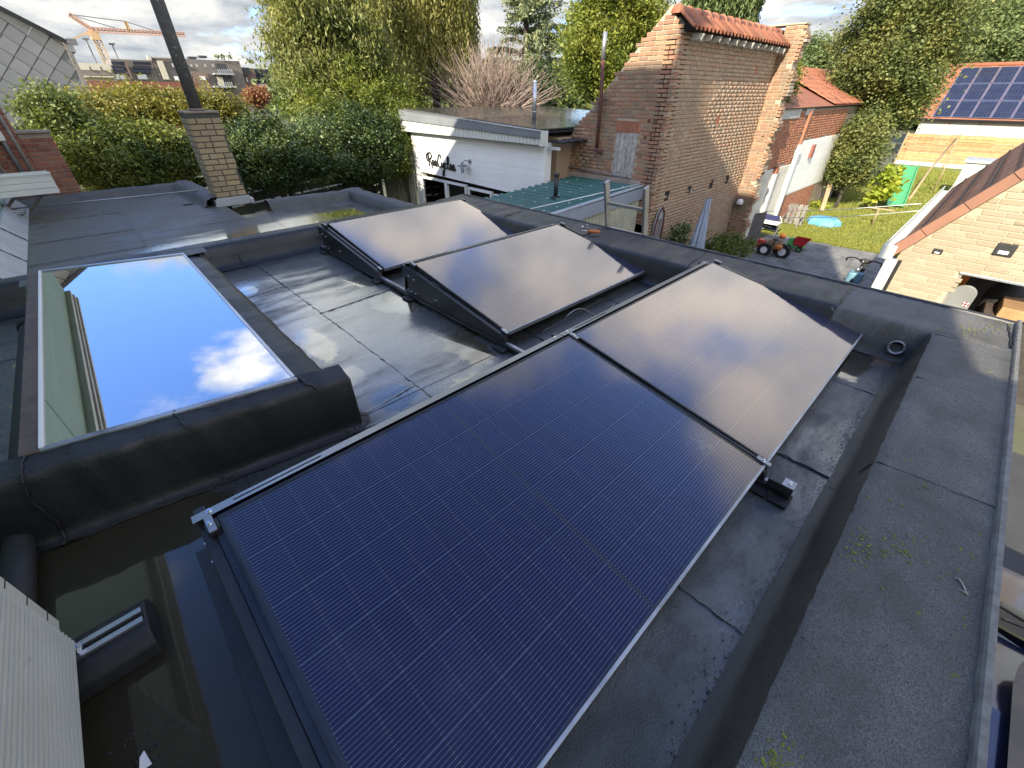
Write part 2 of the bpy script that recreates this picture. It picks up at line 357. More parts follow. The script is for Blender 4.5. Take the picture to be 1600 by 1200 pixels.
def glassy(name, rough, ior, tint=(1, 1, 1), refl=(1, 1, 1), smear=None, bump=0, floor=0.0, facing=0.0):
    m = bpy.data.materials.new(name); m.use_nodes = True; t = NT(m.node_tree); t.n.clear(); MAT[name] = m
    fr = t.add('ShaderNodeFresnel', i_IOR=ior)
    gl = t.add('ShaderNodeBsdfGlossy', i_Color=refl, i_Roughness=rough)
    tr = t.add('ShaderNodeBsdfTransparent', i_Color=tint)
    p = pos(t)
    if bump:
        nb = t.bump(t.noise(p, 55, 3, .5), bump, .002)
        t.l.new(nb, gl.inputs['Normal']); t.l.new(nb, fr.inputs['Normal'])
    fac = t.math('MAXIMUM', fr.outputs[0], floor)
    if facing:
        lw = t.add('ShaderNodeLayerWeight', i_Blend=.5); fac = t.math('ADD', t.math('MULTIPLY', t.math('POWER', lw.outputs['Facing'], 2.0), facing), floor)
    mx = t.add('ShaderNodeMixShader', i_0=fac); t.l.new(tr.outputs[0], mx.inputs[1]); t.l.new(gl.outputs[0], mx.inputs[2])
    last = mx.outputs[0]
    if smear:                                               # thin dusty film, heavier in drifts
        df = t.add('ShaderNodeBsdfDiffuse', i_Color=smear)
        k = t.math('MULTIPLY', t.sstep(t.noise(p, 2.3, 8, .7, .6), .52, .85), .07)
        k = t.math('ADD', k, t.math('MULTIPLY', t.sstep(t.noise(p, 24, 6, .7), .66, .8), .05))
        q = PZ(1086, 696, .12); dd = t.vmath('DISTANCE', p, tuple(q)); k = t.math('ADD', k, t.math('MULTIPLY', t.math('MULTIPLY', t.sstep(dd, .10, .02), t.sstep(t.noise(p, 46, 5, .7, 1.2), .47, .66)), .32))
        m2 = t.add('ShaderNodeMixShader', i_0=k); t.l.new(last, m2.inputs[1]); t.l.new(df.outputs[0], m2.inputs[2]); last = m2.outputs[0]
    o = t.add('ShaderNodeOutputMaterial'); t.l.new(last, o.inputs[0]); return m
glassy('panel_glass', .075, 1.62, smear=(.42, .45, .52), bump=.05, facing=.85, floor=.025, refl=(1, .89, .79))
glassy('roof_glass', .012, 2.4, tint=(.75, .90, .80), floor=.62, smear=(.55, .57, .60))
glassy('window_glass', .02, 1.7, tint=(.8, .85, .85))
glassy('car_glass', .01, 1.9, tint=(.25, .32, .28))
GZ = -2.7                                     # level of the gardens below the roof
# ================================================================== the flat roof underfoot
ext = thing('flat_roofed_extension', 'black felted flat roof with low parapets that carries the large solar panels', 'building', (1.2, 2.4, GZ))
MB().box(-3.0, 3.84, -.46, 4.96, GZ, -.03).build('wall', 'white_paint', ext)
xs = [-2.98, -.95, 0.0, .95, 1.905, 2.80, 3.36]
ycut = [-.10, 1.78, 3.90, 4.92]
for i in range(len(xs) - 1):
    for j in range(len(ycut) - 1):
        off = (i % 2) * .9 if j else 0
        z1 = .0025 * ((i * 2 + j) % 3)
        m = MB(); nx, ny = 6, 14
        x0, x1, y0, y1 = xs[i], xs[i+1] + .06, ycut[j], min(4.93, ycut[j+1] + .06)
        o = len(m.v)
        for a in range(nx + 1):
            for b in range(ny + 1):
                x = x0 + (x1 - x0) * a / nx; y = y0 + (y1 - y0) * b / ny
                m.v.append((x, y, z1 - .006 + .0015 * math.sin(x * 9 + y * 5) * math.sin(y * 7)))
        for a in range(nx):
            for b in range(ny): m.f.append((a*(ny+1)+b, (a+1)*(ny+1)+b, (a+1)*(ny+1)+b+1, a*(ny+1)+b+1))
        m.build('felt_sheet', 'felt_deck', ext, smooth=True)
def bead(pts, r=.005):
    m = MB(); out = []
    for a, b in zip(pts[:-1], pts[1:]):
        a = Vector(a); b = Vector(b); n = max(2, int((b - a).length / .03))
        for k in range(n): out.append(a.lerp(b, k / n) + Vector((random.gauss(0, .003), random.gauss(0, .003), random.gauss(0, .0012))))
    out.append(Vector(pts[-1])); m.tube(out, [r * random.uniform(.6, 1.3) for _ in out], 6); return m
for x in xs[1:-1]: bead([(x + .004, -.10, .0), (x + .01, 2.3, .0), (x, 4.8, .0)], .0038).build('seam', 'felt_deck', ext, smooth=True)
for (x0, x1, y) in ((.53, .95, 1.80), (.60, .96, 3.92), (.95, 1.6, 3.2), (2.0, 2.8, 1.79)): bead([(x0, y - .02, .0), (x1, y + .03, .0)], .0038).build('seam', 'felt_deck', ext, smooth=True)
PT = .225
def prof_in(base, top, out, h=PT, rim=True):   # upstand with a cove at the foot and a rounded shoulder
    s = 1 if out > base else -1
    p = [(base - s*.05, 0.0), (base - s*.02, .006), (base, .03), (base + s*.006, .08), (top - s*.012, h - .04), (top - s*.004, h - .012), (top + s*.012, h - .002), (top + s*.05, h + .002), (out, h + .018)]
    return p
cuts = [-3.0, -.02, .905, 1.836, 2.705, 3.37]
for i in range(len(cuts) - 1):
    dz = .0025 * (i % 2)
    pr = [(a, b + dz) for a, b in prof_in(-.115, -.158, -.488)]
    MB().strip(pr[:6], 'x', cuts[i], cuts[i+1] + .03, 24, .0012).build('upstand_sheet', 'felt_silt', ext, smooth=True)
    MB().strip(pr[5:], 'x', cuts[i], cuts[i+1] + .03, 24, .0012).build('parapet_sheet', 'felt_grey', ext, smooth=True)
    bead([(cuts[i+1], -.165, PT + .001), (cuts[i+1], -.35, PT + .010), (cuts[i+1] - .015, -.465, PT + .015)], .003).build('seam', 'felt_grey', ext, smooth=True)
MB().strip([(-.486, .240), (-.489, .255), (-.494, .262), (-.508, .262), (-.513, .252), (-.513, .10)], 'x', -3.0, 3.885, 60, .0003).build('edge_trim', 'gutter_rim', ext, smooth=False)
fc = [-.49, .35, 1.45, 2.6, 3.75, 5.06]
for i in range(len(fc) - 1):
    dz = .0025 * (i % 2) + .003
    pr = [(a, b + dz) for a, b in prof_in(3.36, 3.41, 3.87, h=PT - .008)]
    MB().strip(pr, 'y', fc[i], fc[i+1] + .03, 30, .0012).build('parapet_sheet', 'felt_black' if i else 'felt_grey', ext, smooth=True)
    bead([(3.37, fc[i], .02), (3.40, fc[i], .17), (3.45, fc[i], PT + .006), (3.84, fc[i] + .03, PT + .012)], .005).build('seam', 'felt_black', ext, smooth=True)
MB().strip([(3.855, .236), (3.860, .246), (3.868, .250), (3.885, .250), (3.890, .24), (3.890, .05)], 'y', -.515, 5.06, 40, .0008).build('edge_trim', 'metal_black', ext)
lc = [-3.0, -.3, .85, 1.95, 3.37]
for i in range(len(lc) - 1):
    dz = .0025 * (i % 2)
    pr = [(4.74, 0.0), (4.80, .012), (4.835, .05), (4.85, .10), (4.875, .175), (4.90, .205), (4.95, .213), (5.04, .216), (5.055, .20), (5.06, -.2)]
    MB().strip([(a, b + dz) for a, b in pr], 'x', lc[i], lc[i+1] + .02, 24, .0012).build('parapet_sheet', 'felt_black', ext, smooth=True)
    bead([(lc[i], 4.79, .012), (lc[i], 4.86, .12), (lc[i], 4.93, .213), (lc[i], 5.03, .219)], .005).build('seam', 'felt_black', ext, smooth=True)
# overflow spout in the far corner
sp_ = MB(); sp_.lathe([(.030, -.02), (.040, .0), (.046, .004), (.045, .012), (.036, .010), (.030, -.02)], (0, 0, 0), 24)
o = sp_.build('overflow_pipe', 'alu_dull', ext, smooth=True); o.rotation_euler = (0, R(-82), 0); o.matrix_parent_inverse = parent_inv(ext); o.location = (3.352, -.040, .085)
o = MB().lathe([(.0, -.012), (.033, -.012)], (0, 0, 0), 24).build('pipe_mouth', 'dark_void', ext); o.rotation_euler = (0, R(-82), 0); o.location = (3.356, -.040, .085)

# ================================================================== solar panels
TLT = R(10.04); PL, PW = 1.762, 1.134; ZL = .10
ct, st = math.cos(TLT), math.sin(TLT)
cell_me = MB().add([(-.0465, -.0905, 0), (.0465, -.0905, 0), (.0465, .0905, 0), (-.0465, .0905, 0)], [(0, 1, 2, 3)]).mesh('cell'); cell_me.materials.append(MAT['solar_cell'])
def solar_panel(x, yh, label, dz=0):
    """x = left end, yh = y of the high edge (ridge side)."""
    yl = yh - PW * ct; z0 = ZL + dz
    t = thing('tilted_solar_panel', label, 'solar panel', (x, yl, 0), 'black framed solar panels tilted on the flat roof')
    def w(u, v, n): return (x + u, yl + v * ct - n * st, z0 + v * st + n * ct)
    def slab(u0, u1, v0, v1, n0, n1):
        return MB().add([w(u0,v0,n0),w(u1,v0,n0),w(u1,v1,n0),w(u0,v1,n0),w(u0,v0,n1),w(u1,v0,n1),w(u1,v1,n1),w(u0,v1,n1)],
                        [(0,3,2,1),(4,5,6,7),(0,1,5,4),(1,2,6,5),(2,3,7,6),(3,0,4,7)])
    f = .011
    slab(0, PL, 0, f, -.030, 0).build('frame_bar', 'alu_dull', t, bevel=.0015, label='lower frame bar, painted grey for sky light on its edge towards the roof')  # lighter metal on this bar stands in for sky reflected off black frame
    slab(0, PL, PW - f, PW, -.030, 0).build('frame_bar', 'frame_black', t, bevel=.0015)
    slab(0, f, f, PW - f, -.030, -.0005).build('frame_bar', 'frame_black', t, bevel=.0015)
    slab(PL - f, PL, f, PW - f, -.030, -.0005).build('frame_bar', 'frame_black', t, bevel=.0015)
    slab(f, PL - f, f, PW - f, -.010, -.0055).build('backsheet', 'backsheet', t)
    MB().add([w(f, f, -.002), w(PL - f, f, -.002), w(PL - f, PW - f, -.002), w(f, PW - f, -.002)], [(0, 1, 2, 3)]).build('glass_pane', 'panel_glass', t)
    for j in range(1, 6):
        v = .0165 + j * .1835
        MB().add([w(.02, v - .0006, -.0042), w(PL - .02, v - .0006, -.0042), w(PL - .02, v + .0006, -.0042), w(.02, v + .0006, -.0042)], [(0, 1, 2, 3)]).build('ribbon', 'ribbon', t)
    for i in range(18):
        u = .0245 + .0472 + i * .0945 + (.0115 if i > 8 else 0)
        for j in range(6):
            v = .0165 + .0917 + j * .1835
            inst('cell', cell_me, t, w(u, v, -.0045), (TLT, 0, 0))
    return t
solar_panel(-.112, 1.263, 'nearest and largest-looking solar panel, deep blue, cut off by the bottom of the picture')
solar_panel(1.680, 1.263, 'solar panel reflecting grey cloud, in the front row beside the far parapet')
solar_panel(1.671, 2.915, 'middle solar panel with ladder reflection, second row, left side plate showing')
solar_panel(1.700, 4.600, 'rearmost solar panel, pale with reflected cloud, against the left parapet')

def bolt(p, parent, r=.009, nrm=(0, 0, 1)):
    m = MB(); q = Vector(nrm).normalized(); p = Vector(p)
    m.tube([p, p + q * .003], r, 12); m.tube([p + q * .003, p + q * .011], r * .62, 8); m.build('bolt', 'steel_bolt', parent)
def side_plate(t, x, yh, wd=.035):             # black sheet-metal triangle that carries one end of a panel
    yl = yh - PW * ct
    poly = [(yl - .02, .035), (yl - .005, .085), (yh + .0, ZL + PW * st - .032), (yh + .115, ZL + PW * st - .030), (yh + .115, ZL + PW*st - .11), (yh + .055, ZL + PW*st - .13), (yh + .045, .035)]
    MB().prism(poly, 'x', x - wd / 2, x + wd / 2).build('side_plate', 'metal_black', t, bevel=.003)
    MB().bar((x + .03, yl + .02, .068 + .025), (x + .03, yh - .03, .068 + .2), .022, .012).build('carrier_lip', 'frame_black', t)
    for (dy, dz_) in ((.02, .215), (-.06, .205), (.005, .09), (-.06, .085), (-.35, .12)): bolt((x - wd/2, yh + dy, dz_ - .02), t, .007, (-1, 0, 0))
def clamp(t, x, yh, frac, mid=False):
    y = yh - PW * ct * frac; z = ZL + PW * st * (1 - frac)
    MB().bar((x - .022, y, z - .018), (x + .016, y, z - .014), .045, .03).build('clamp', 'metal_black', t, bevel=.002)
    MB().bar((x - .006, y - .03, z + .004 - .03*st), (x - .006, y + .03, z + .004 + .03*st), .022, .007).build('clamp_lip', 'alu_dull', t, bevel=.001)
    bolt((x - .008, y, z + .005), t, .008)
def rail(x, y0, y1, panels, label):
    t = thing('mounting_rail', label, 'mounting rail', (x, y0, 0), 'black rails the solar panels are bolted to')
    MB().box(x - .026, x + .026, y0, y1, .012, .036).build('base_rail', 'metal_black', t, bevel=.002)
    MB().box(x - .012, x + .012, y0 + .01, y1 - .01, .037, .040).build('rail_slot', 'alu_dull', t)
    y = y0 + .06
    for (yh,) in panels:
        side_plate(t, x, yh)
        for yy in (yh + .03, yh - PW * ct + .0): MB().box(x - .075, x + .045, yy - .055, yy + .055, .0, .012).build('foot_pad', 'rubber', t, bevel=.003)
        clamp(t, x + .024, yh, .02); clamp(t, x + .024, yh, .985)
    return t
t = rail(-.152, .02, 1.42, [(1.263,)], 'black mounting rail along the open left end of the nearest panel')
MB().box(-.232, -.158, -.02, 1.405, .042, .060).build('cover_strip', 'metal_black', t, bevel=.002)
rail(1.645, .02, 4.78, [(1.263,), (2.915,), (4.600,)], 'long black mounting rail under the inner ends of the far panels')
rail(3.47, .05, 4.70, [(1.263,), (2.915,), (4.600,)], 'black mounting rail beside the far parapet')
for (xa, ya, za) in ((1.62, .085, .075),):
    t = thing('rail_end_bracket', 'small grey bracket sticking out below the joint of the two front panels', 'bracket', (xa, ya, 0))
    MB().box(xa - .015, xa + .035, ya - .065, ya + .03, .045, .084).build('bracket_body', 'metal_black', t, bevel=.003)
    MB().box(xa - .015, xa + .035, ya - .065, ya - .02, .0845, .088).build('top_plate', 'alu_dull', t)
    MB().box(xa - .05, xa + .04, ya - .075, ya + .0, .0, .012).build('foot_pad', 'rubber', t, bevel=.003); bolt((xa + .01, ya - .045, .0885), t, .007)
def deflector(x0, x1, yh, label):
    t = thing('wind_deflector', label, 'wind deflector', (x0, yh + .1, 0), 'sheet metal strips behind the high edges of the panels')
    zt = ZL + PW * st
    MB().add([(x0, yh + .022, zt - .004), (x1, yh + .022, zt - .004), (x1, yh + .066, zt - .012), (x0, yh + .066, zt - .012)], [(0, 1, 2, 3)]).build('top_lip', 'deflector', t)
    m = MB(); m.add([(x0, yh + .066, zt - .0125), (x1, yh + .066, zt - .0125), (x1, yh + .135, .04), (x0, yh + .135, .04)], [(0, 1, 2, 3)])
    m.build('back_sheet', 'metal_black', t)
    MB().add([(x0, yh + .066, zt - .0125), (x1, yh + .066, zt - .0125), (x1, yh + .068, zt - .022), (x0, yh + .068, zt - .022)], [(0, 1, 2, 3)]).build('edge', 'alu_dull', t)
    MB().box(x0 + .12, x0 + .42, yh + .040, yh + .046, zt - .012, zt - .0065).build('slot', 'dark_void', t)
    bolt((x0 + .05, yh + .045, zt - .009), t, .009); bolt((x1 - .05, yh + .045, zt - .009), t, .009)
deflector(-.175, 1.625, 1.263, 'pale grey metal strip along the high edge of the nearest panel')
deflector(1.63, 3.44, 1.263, 'grey metal strip along the high edge of the cloudy front row panel')
deflector(1.64, 3.44, 2.915, 'black sheet behind the high edge of the middle panel')
deflector(1.66, 3.46, 4.600, 'black sheet behind the high edge of the rearmost panel')
# optimiser cable hanging under the middle row
pts = [(2.2 + .04*i, 1.74 - .012*i, .05 + .05*math.sin(i*.6)) for i in range(12)]
tag(MB().tube(pts, .004, 6).build('cable', 'alu_dull', smooth=True), 'thin grey cable hanging below the low edge of the middle panel', 'cable')

# ================================================================== skylight
sk = thing('skylight', 'rectangular glass roof light in a black felted kerb, mirroring blue sky', 'skylight', (-.05, 3.0, 0))
gl = [tuple(PZ(70, 697, .335)), tuple(PZ(455, 590, .33)), tuple(PZ(285, 398, .33)), tuple(PZ(65, 425, .335))]
def lerp2(u, v):
    a = Vector(gl[0]).lerp(Vector(gl[1]), u); b = Vector(gl[3]).lerp(Vector(gl[2]), u); return a.lerp(b, v)
MB().add([lerp2(0, 0), lerp2(1, 0), lerp2(1, 1), lerp2(0, 1)], [(0, 1, 2, 3)]).build('glass_pane', 'roof_glass', sk)
def gbar(u0, u1, v0, v1, h, dn, nm, mt, bev=.003, lab=None):
    m = MB(); q = [lerp2(u0, v0), lerp2(u1, v0), lerp2(u1, v1), lerp2(u0, v1)]
    m.add([tuple(p + Vector((0, 0, dn))) for p in q] + [tuple(p + Vector((0, 0, h))) for p in q], [(0,3,2,1),(4,5,6,7),(0,1,5,4),(1,2,6,5),(2,3,7,6),(3,0,4,7)])
    return m.build(nm, mt, sk, bevel=bev, label=lab)
gbar(-.018, 0, -.006, 1.006, .010, -.06, 'frame_bar', 'white_paint'); gbar(-.085, -.018, -.012, 1.012, .004, -.12, 'frame_bar', 'wood_brown', lab='weathered brown timber edge of the roof light')
gbar(1.0, 1.022, -.006, 1.006, .004, -.08, 'frame_bar', 'alu'); gbar(-.018, 1.022, -.012, 0, .004, -.02, 'frame_bar', 'alu_dull'); gbar(-.018, 1.022, 1.0, 1.012, .008, -.08, 'frame_bar', 'alu')
# shaft below the pane
MB().box(-.48, -.462, 1.9, 4.3, -.9, .28).build('reveal', 'white_paint', sk)
MB().box(-.46, .36, 4.30, 4.34, -.9, .25).build('reveal', 'white_paint', sk); MB().box(.362, .38, 1.86, 4.3, -.9, .25).build('reveal', 'white_paint', sk)
MB().box(-.45, .36, 2.03, 2.05, -.9, .22).build('reveal', 'white_paint', sk)
MB().box(-.60, .55, 1.9, 4.5, -1.3, -1.2).build('room_floor', 'wood_brown', sk)
# felted kerb: four sloping sides with rounded shoulders
def kerb(prof, axis, a, b, lab=None, n=40): MB().strip(prof, axis, a, b, n, .0022).build('kerb_side', 'felt_black', sk, smooth=True, label=lab)
m = MB(); kp = [(.004, .328), (-.03, .320), (-.075, .309), (-.090, .302), (-.098, .290), (-.102, .270), (-.106, .16), (-.104, .05), (-.108, .020), (-.118, .008), (-.150, .002)]; nk = 60
def y_near(x): return 1.852 + (.345 - x) * .165
for i in range(nk + 1):
    x = -.80 + 1.36 * i / nk; up = .006 * max(0, min(1, (.345 - x) / .82)); wob = .006 * math.sin(x * 23) + .004 * math.sin(x * 51 + 1)
    for (dy, z) in kp: m.v.append((x + random.gauss(0, .0015), y_near(x) + dy + wob * (z / .3) + random.gauss(0, .0015), z + up * (z / .326) ** 1.5 + random.gauss(0, .0014)))
nq = len(kp)
for i in range(nk):
    for q in range(nq - 1): m.f.append((i*nq+q, i*nq+q+1, (i+1)*nq+q+1, (i+1)*nq+q))
m.build('kerb_side', 'felt_black', sk, smooth=True)
bead([(x_, y_near(x_) - .05, .312 + .006 * max(0, min(1, (.345 - x_) / .82))) for x_ in (-.6, -.3, 0, .3, .5)], .0035).build('seam', 'felt_black', sk, smooth=True)
kerb([(.353, .30), (.40, .303), (.47, .30), (.50, .285), (.515, .25), (.525, .12), (.545, .04), (.60, .003)], 'y', 1.80, 4.42)
kerb([(-.535, .315), (-.56, .31), (-.58, .29), (-.60, .2), (-.61, .05), (-.66, .003)], 'y', 1.92, 4.60)
kerb([(4.30, .32), (4.50, .315), (4.56, .29), (4.59, .15), (4.61, .04), (4.66, .003)], 'x', -.60, .54)
for cx, cy, sx in ((.515, 1.79, 1),):       # folded felt corners
    m = MB(); rows = []
    for k in range(9):
        a = R(-90 + 90 * k / 8) if sx > 0 else R(-90 - 90 * k / 8)
        rows.append([(cx + math.cos(a) * r + random.gauss(0, .004), cy + math.sin(a) * r * .9 + random.gauss(0, .004), z + random.gauss(0, .003)) for r, z in ((.0, .300), (.025, .292), (.045, .25), (.05, .12), (.06, .03), (.11, .004))])
    for k in range(8):
        for q in range(5): m.add([rows[k][q], rows[k+1][q], rows[k+1][q+1], rows[k][q+1]], [(0, 1, 2, 3)])
    m.build('corner_fold', 'felt_black', sk, smooth=True)
def drop(x, wv): return [(x + wv * k * .012, y_near(x) + dy - .002, z + .004 + .006 * max(0, min(1, (.345 - x) / .82)) * (z / .326) ** 1.5) for k, (dy, z) in enumerate(kp)]
bead(drop(.36, 1.0), .006).build('seam', 'felt_black', sk, smooth=True); bead(drop(-.10, .3), .005).build('seam', 'felt_black', sk, smooth=True); bead(drop(-.55, -.4), .005).build('seam', 'felt_black', sk, smooth=True)
bead([(.60, 1.85, .003), (.59, 2.6, .003), (.60, 4.4, .003)], .004).build('seam', 'felt_black', sk, smooth=True)
bead([(-.78, y_near(-.78) - .15, .004), (.2, y_near(.2) - .15, .004), (.62, 1.66, .004)], .004).build('seam', 'felt_black', sk, smooth=True)
t = thing('cable_conduit', 'thick black plastic pipe lying along the left side of the roof light', 'pipe', (-.66, 3, 0))
MB().tube([(-.70, 1.2, .045), (-.695, 2.5, .05), (-.685, 4.3, .05)], .042, 14).build('pipe', 'rubber', t, smooth=True)
MB().lathe([(.046, -.05), (.056, -.04), (.056, .03), (.05, .05), (.0, .05)], (0, 0, 0), 16).build('pipe_collar', 'rubber', t, smooth=True)
col.objects[-1].rotation_euler = (R(-90), 0, 0); col.objects[-1].location = (-.685, 4.30, .05)

# ================================================================== air conditioner at the left edge
ac = thing('air_conditioner', 'cream outdoor air conditioning unit with horizontal ribs, at the lower left edge', 'air conditioner', (-.75, .8, .1))
MB().box(-.93, -.545, .40, 1.255, .125, .80).build('casing', 'cream_plastic', ac, bevel=.012)
m = MB()
for k in range(40):
    z = .135 + k * .0162
    m = MB(); m.box(-.546, -.533, .42, 1.246, z, z + .0085); m.build('rib', 'cream_plastic', ac)
MB().box(-.90, -.558, 1.262, 1.345, .14, .80).build('corner_panel', 'cream_plastic', ac, bevel=.008)
for k in range(6): MB().box(-.70, -.5565, 1.263, 1.3465, .20 + k * .085, .2025 + k * .085).build('panel_line', 'dark_void', ac)
ft = thing('rubber_roof_foot', 'black rubber roof foot with a slotted aluminium channel under the air conditioner', 'roof foot', (-.5, 1.25, 0))
MB().prism([(1.145, .0), (1.150, .055), (1.185, .088), (1.30, .088), (1.335, .055), (1.345, .0)], 'x', -.86, -.385).build('rubber_block', 'rubber', ft, bevel=.008)
MB().box(-.85, -.395, 1.216, 1.234, .0885, .100).build('channel_lip', 'alu', ft, bevel=.001); MB().box(-.85, -.395, 1.254, 1.272, .0885, .100).build('channel_lip', 'alu', ft, bevel=.001)
MB().box(-.85, -.395, 1.235, 1.253, .0883, .0893).build('channel_slot', 'dark_void', ft)
MB().tube([(-.545, 1.244, .10), (-.545, 1.244, .112)], .017, 6).build('nut', 'steel_bolt', ft); MB().tube([(-.545, 1.244, .112), (-.54, 1.244, .14)], .008, 10).build('bolt', 'steel_bolt', ft, smooth=True)

# ================================================================== small things lying on the roof
def leaf(loc, s, rz, label):
    pts = []; n = 20
    for k in range(n):
        a = 2 * math.pi * k / n; r = s * (1 + .35 * math.cos(5 * a)) * (.6 + .4 * math.cos(a) ** 2)
        pts.append((loc[0] + r * math.cos(a + rz), loc[1] + r * math.sin(a + rz), loc[2] + random.uniform(0, .006)))
    m = MB(); m.add(pts + [(loc[0], loc[1], loc[2] + .004)], [(k, (k + 1) % n, n) for k in range(n)])
    m.add([(p[0], p[1], p[2] - .0015) for p in pts] + [(loc[0], loc[1], loc[2] + .0025)], [((k + 1) % n, k, n) for k in range(n)])
    return tag(m.build('fallen_leaf', 'leaf_orange'), label, 'leaf')
p = PZ(182, 1011, .006); leaf((p.x, p.y, .006), .020, .6, 'small orange fallen leaf beside the rubber roof foot')
p = PZ(226, 1188, .006)
tag(MB().add([(p.x-.015,p.y-.02,.004),(p.x+.012,p.y-.02,.004),(p.x+.004,p.y+.022,.012),(p.x-.004,p.y+.006,.02),(p.x-.004,p.y,.003)], [(0,1,3),(1,2,3),(2,0,3),(0,4,1),(1,4,2),(2,4,0)]).build('plastic_scrap', 'white_paint'), 'small white scrap lying on the wet roof at the bottom edge', 'scrap')
a = [PZ(x, y, .243) for x, y in ((1492, 902), (1499, 905), (1506, 916), (1508, 922), (1512, 930))]; m = MB(); m.tube(a, .0022, 5)
m.tube([PZ(1496, 920, .243), PZ(1504, 923, .246), PZ(1513, 929, .243)], .0016, 5)
tag(m.build('dry_stalk', 'twig', smooth=True), 'thin pale dry stalk lying on the right parapet', 'twig')
sd = thing('screwdriver', 'screwdriver with orange handle lying on the far parapet', 'screwdriver', (3.75, 2.9, .235))
c = PZ(921, 360, .262)
def onp(x, y): return PZ(x, y, .260)
MB().tube([onp(919, 361), onp(922, 361.3), onp(934, 362), onp(937, 362)], [.012, .017, .017, .010], 10).build('handle', 'orange_plastic', sd, smooth=True)
MB().tube([onp(908, 360), onp(919, 361)], .004, 8).build('shaft', 'steel_bolt', sd, smooth=True)
for k in range(6):
    q = PZ(908 + random.uniform(0, 16), 354 + random.uniform(-2, 3), .247)
    m = MB(); m.tube([q, q + Vector((random.uniform(-.02, .02), random.uniform(-.02, .02), .004))], .005, 6)
    tag(m.build('screw', 'steel_bolt'), 'small silver screw in the loose heap beside the orange screwdriver', 'screw', 'screws beside the screwdriver')
# moss and grit on the right parapet
def clumps(name, pts, r, mt, label, cat):
    vs, ix = [], []
    for (x, y, z, s) in pts:
        o = len(vs); n = 5
        for k in range(n):
            a = 2 * math.pi * k / n + random.random(); rr = s * random.uniform(.6, 1.2)
            vs.append((x + rr * math.cos(a), y + rr * math.sin(a), z - .001))
        vs.append((x, y, z + s * random.uniform(.3, .7)))
        for k in range(n): ix += [o + k, o + (k + 1) % n, o + n]
    ob = bpy.data.objects.new(name, raw_mesh(name, np.array(vs), 3, np.array(ix))); col.objects.link(ob); ob.data.materials.append(MAT[mt])
    return tag(ob, label, cat, kind='stuff')
mp = []
for (px, py, sx, sy, n) in ((1370, 855, 50, 14, 90), (1500, 1080, 14, 60, 40), (1215, 1185, 14, 16, 60), (1530, 900, 14, 120, 70), (1430, 700, 70, 60, 60), (1560, 600, 12, 60, 50), (1540, 515, 40, 6, 120), (1480, 500, 30, 10, 30), (1440, 830, 60, 60, 40)):
    for _ in range(n):
        q = PZ(px + random.gauss(0, sx), py + random.gauss(0, sy), .235)
        if -.465 < q.y < -.17 and q.x < 3.84 and q.x > .3: mp.append((q.x, q.y, PT + .004 + (-.16 - q.y) * .04, random.uniform(.002, .0065)))
clumps('moss', mp, 0, 'moss', 'yellow green moss tufts scattered over the right parapet', 'moss')
gp = []
for _ in range(900):
    x = random.uniform(.5, 3.3); y = -.09 + abs(random.gauss(0, .035)); gp.append((x, y, .001, random.uniform(.0015, .004)))
for _ in range(260): gp.append((random.gauss(-.47, .04), random.uniform(.4, 1.0), .001, random.uniform(.002, .006)))
for _ in range(160): gp.append((random.uniform(.5, 3.8), random.uniform(-.46, -.2), PT + .012, random.uniform(.0015, .0035)))
clumps('roof_grit', gp, 0, 'felt_black', 'dark grit washed along the foot of the right parapet', 'grit')
# ================================================================== brickwork
bricky('brick_barn', [(.33,.19,.11),(.40,.23,.13),(.30,.16,.10),(.44,.28,.16),(.36,.25,.16),(.27,.17,.12),(.42,.20,.12)], dirt=(.19, .15, .10), dlo=.48, dhi=.72)
bricky('brick_barn_front', [(.42,.29,.185),(.48,.34,.22),(.44,.285,.185),(.50,.37,.25),(.41,.305,.21),(.47,.29,.185)], dirt=(.27, .22, .16))
bricky('brick_yellow', [(.42,.33,.19),(.38,.29,.17),(.46,.36,.21),(.40,.29,.19),(.34,.27,.16)], dirt=(.10, .095, .07), dlo=.55, dhi=.72)
bricky('brick_buff', [(.35,.29,.195),(.38,.32,.22),(.335,.275,.185),(.40,.335,.235),(.315,.26,.175),(.36,.285,.195)], dirt=(.40, .34, .26), dlo=.6, dhi=.85)
bricky('brick_red', [(.34,.12,.075),(.29,.10,.07),(.38,.15,.09),(.26,.09,.065),(.40,.17,.11),(.33,.15,.11)], dirt=(.22, .16, .12), dlo=.56, dhi=.8)
bricky('brick_annex', [(.42,.17,.095),(.38,.15,.085),(.46,.20,.11),(.35,.14,.08)], dirt=(.30, .18, .11), dlo=.55, dhi=.8)
simple('mortar_tan', (.42, .36, .27), (.34, .28, .21), rough=.95, scale=3, bscale=40, bstr=.4)
simple('mortar_dark', (.10, .095, .08), (.07, .065, .055), rough=.95, scale=5, bscale=50)
simple('mortar_light', (.38, .335, .25), (.34, .295, .215), rough=.95, scale=4, bscale=40)
simple('mortar_grey', (.33, .27, .22), (.26, .21, .17), rough=.95, scale=4, bscale=40)
_bm = {}
def brick_mesh(l, h, d, mt):
    k = (round(l, 3), round(h, 3), mt)
    if k not in _bm:
        e = min(.006, d * .6)
        vs = [(0,0,0),(l,0,0),(l,h,0),(0,h,0),(e,e,d),(l-e,e,d),(l-e,h-e,d),(e,h-e,d)]
        me = MB().add(vs, [(4,5,6,7),(0,1,5,4),(1,2,6,5),(2,3,7,6),(3,0,4,7)]).mesh('brick'); me.materials.append(MAT[mt]); _bm[k] = me
    return _bm[k]
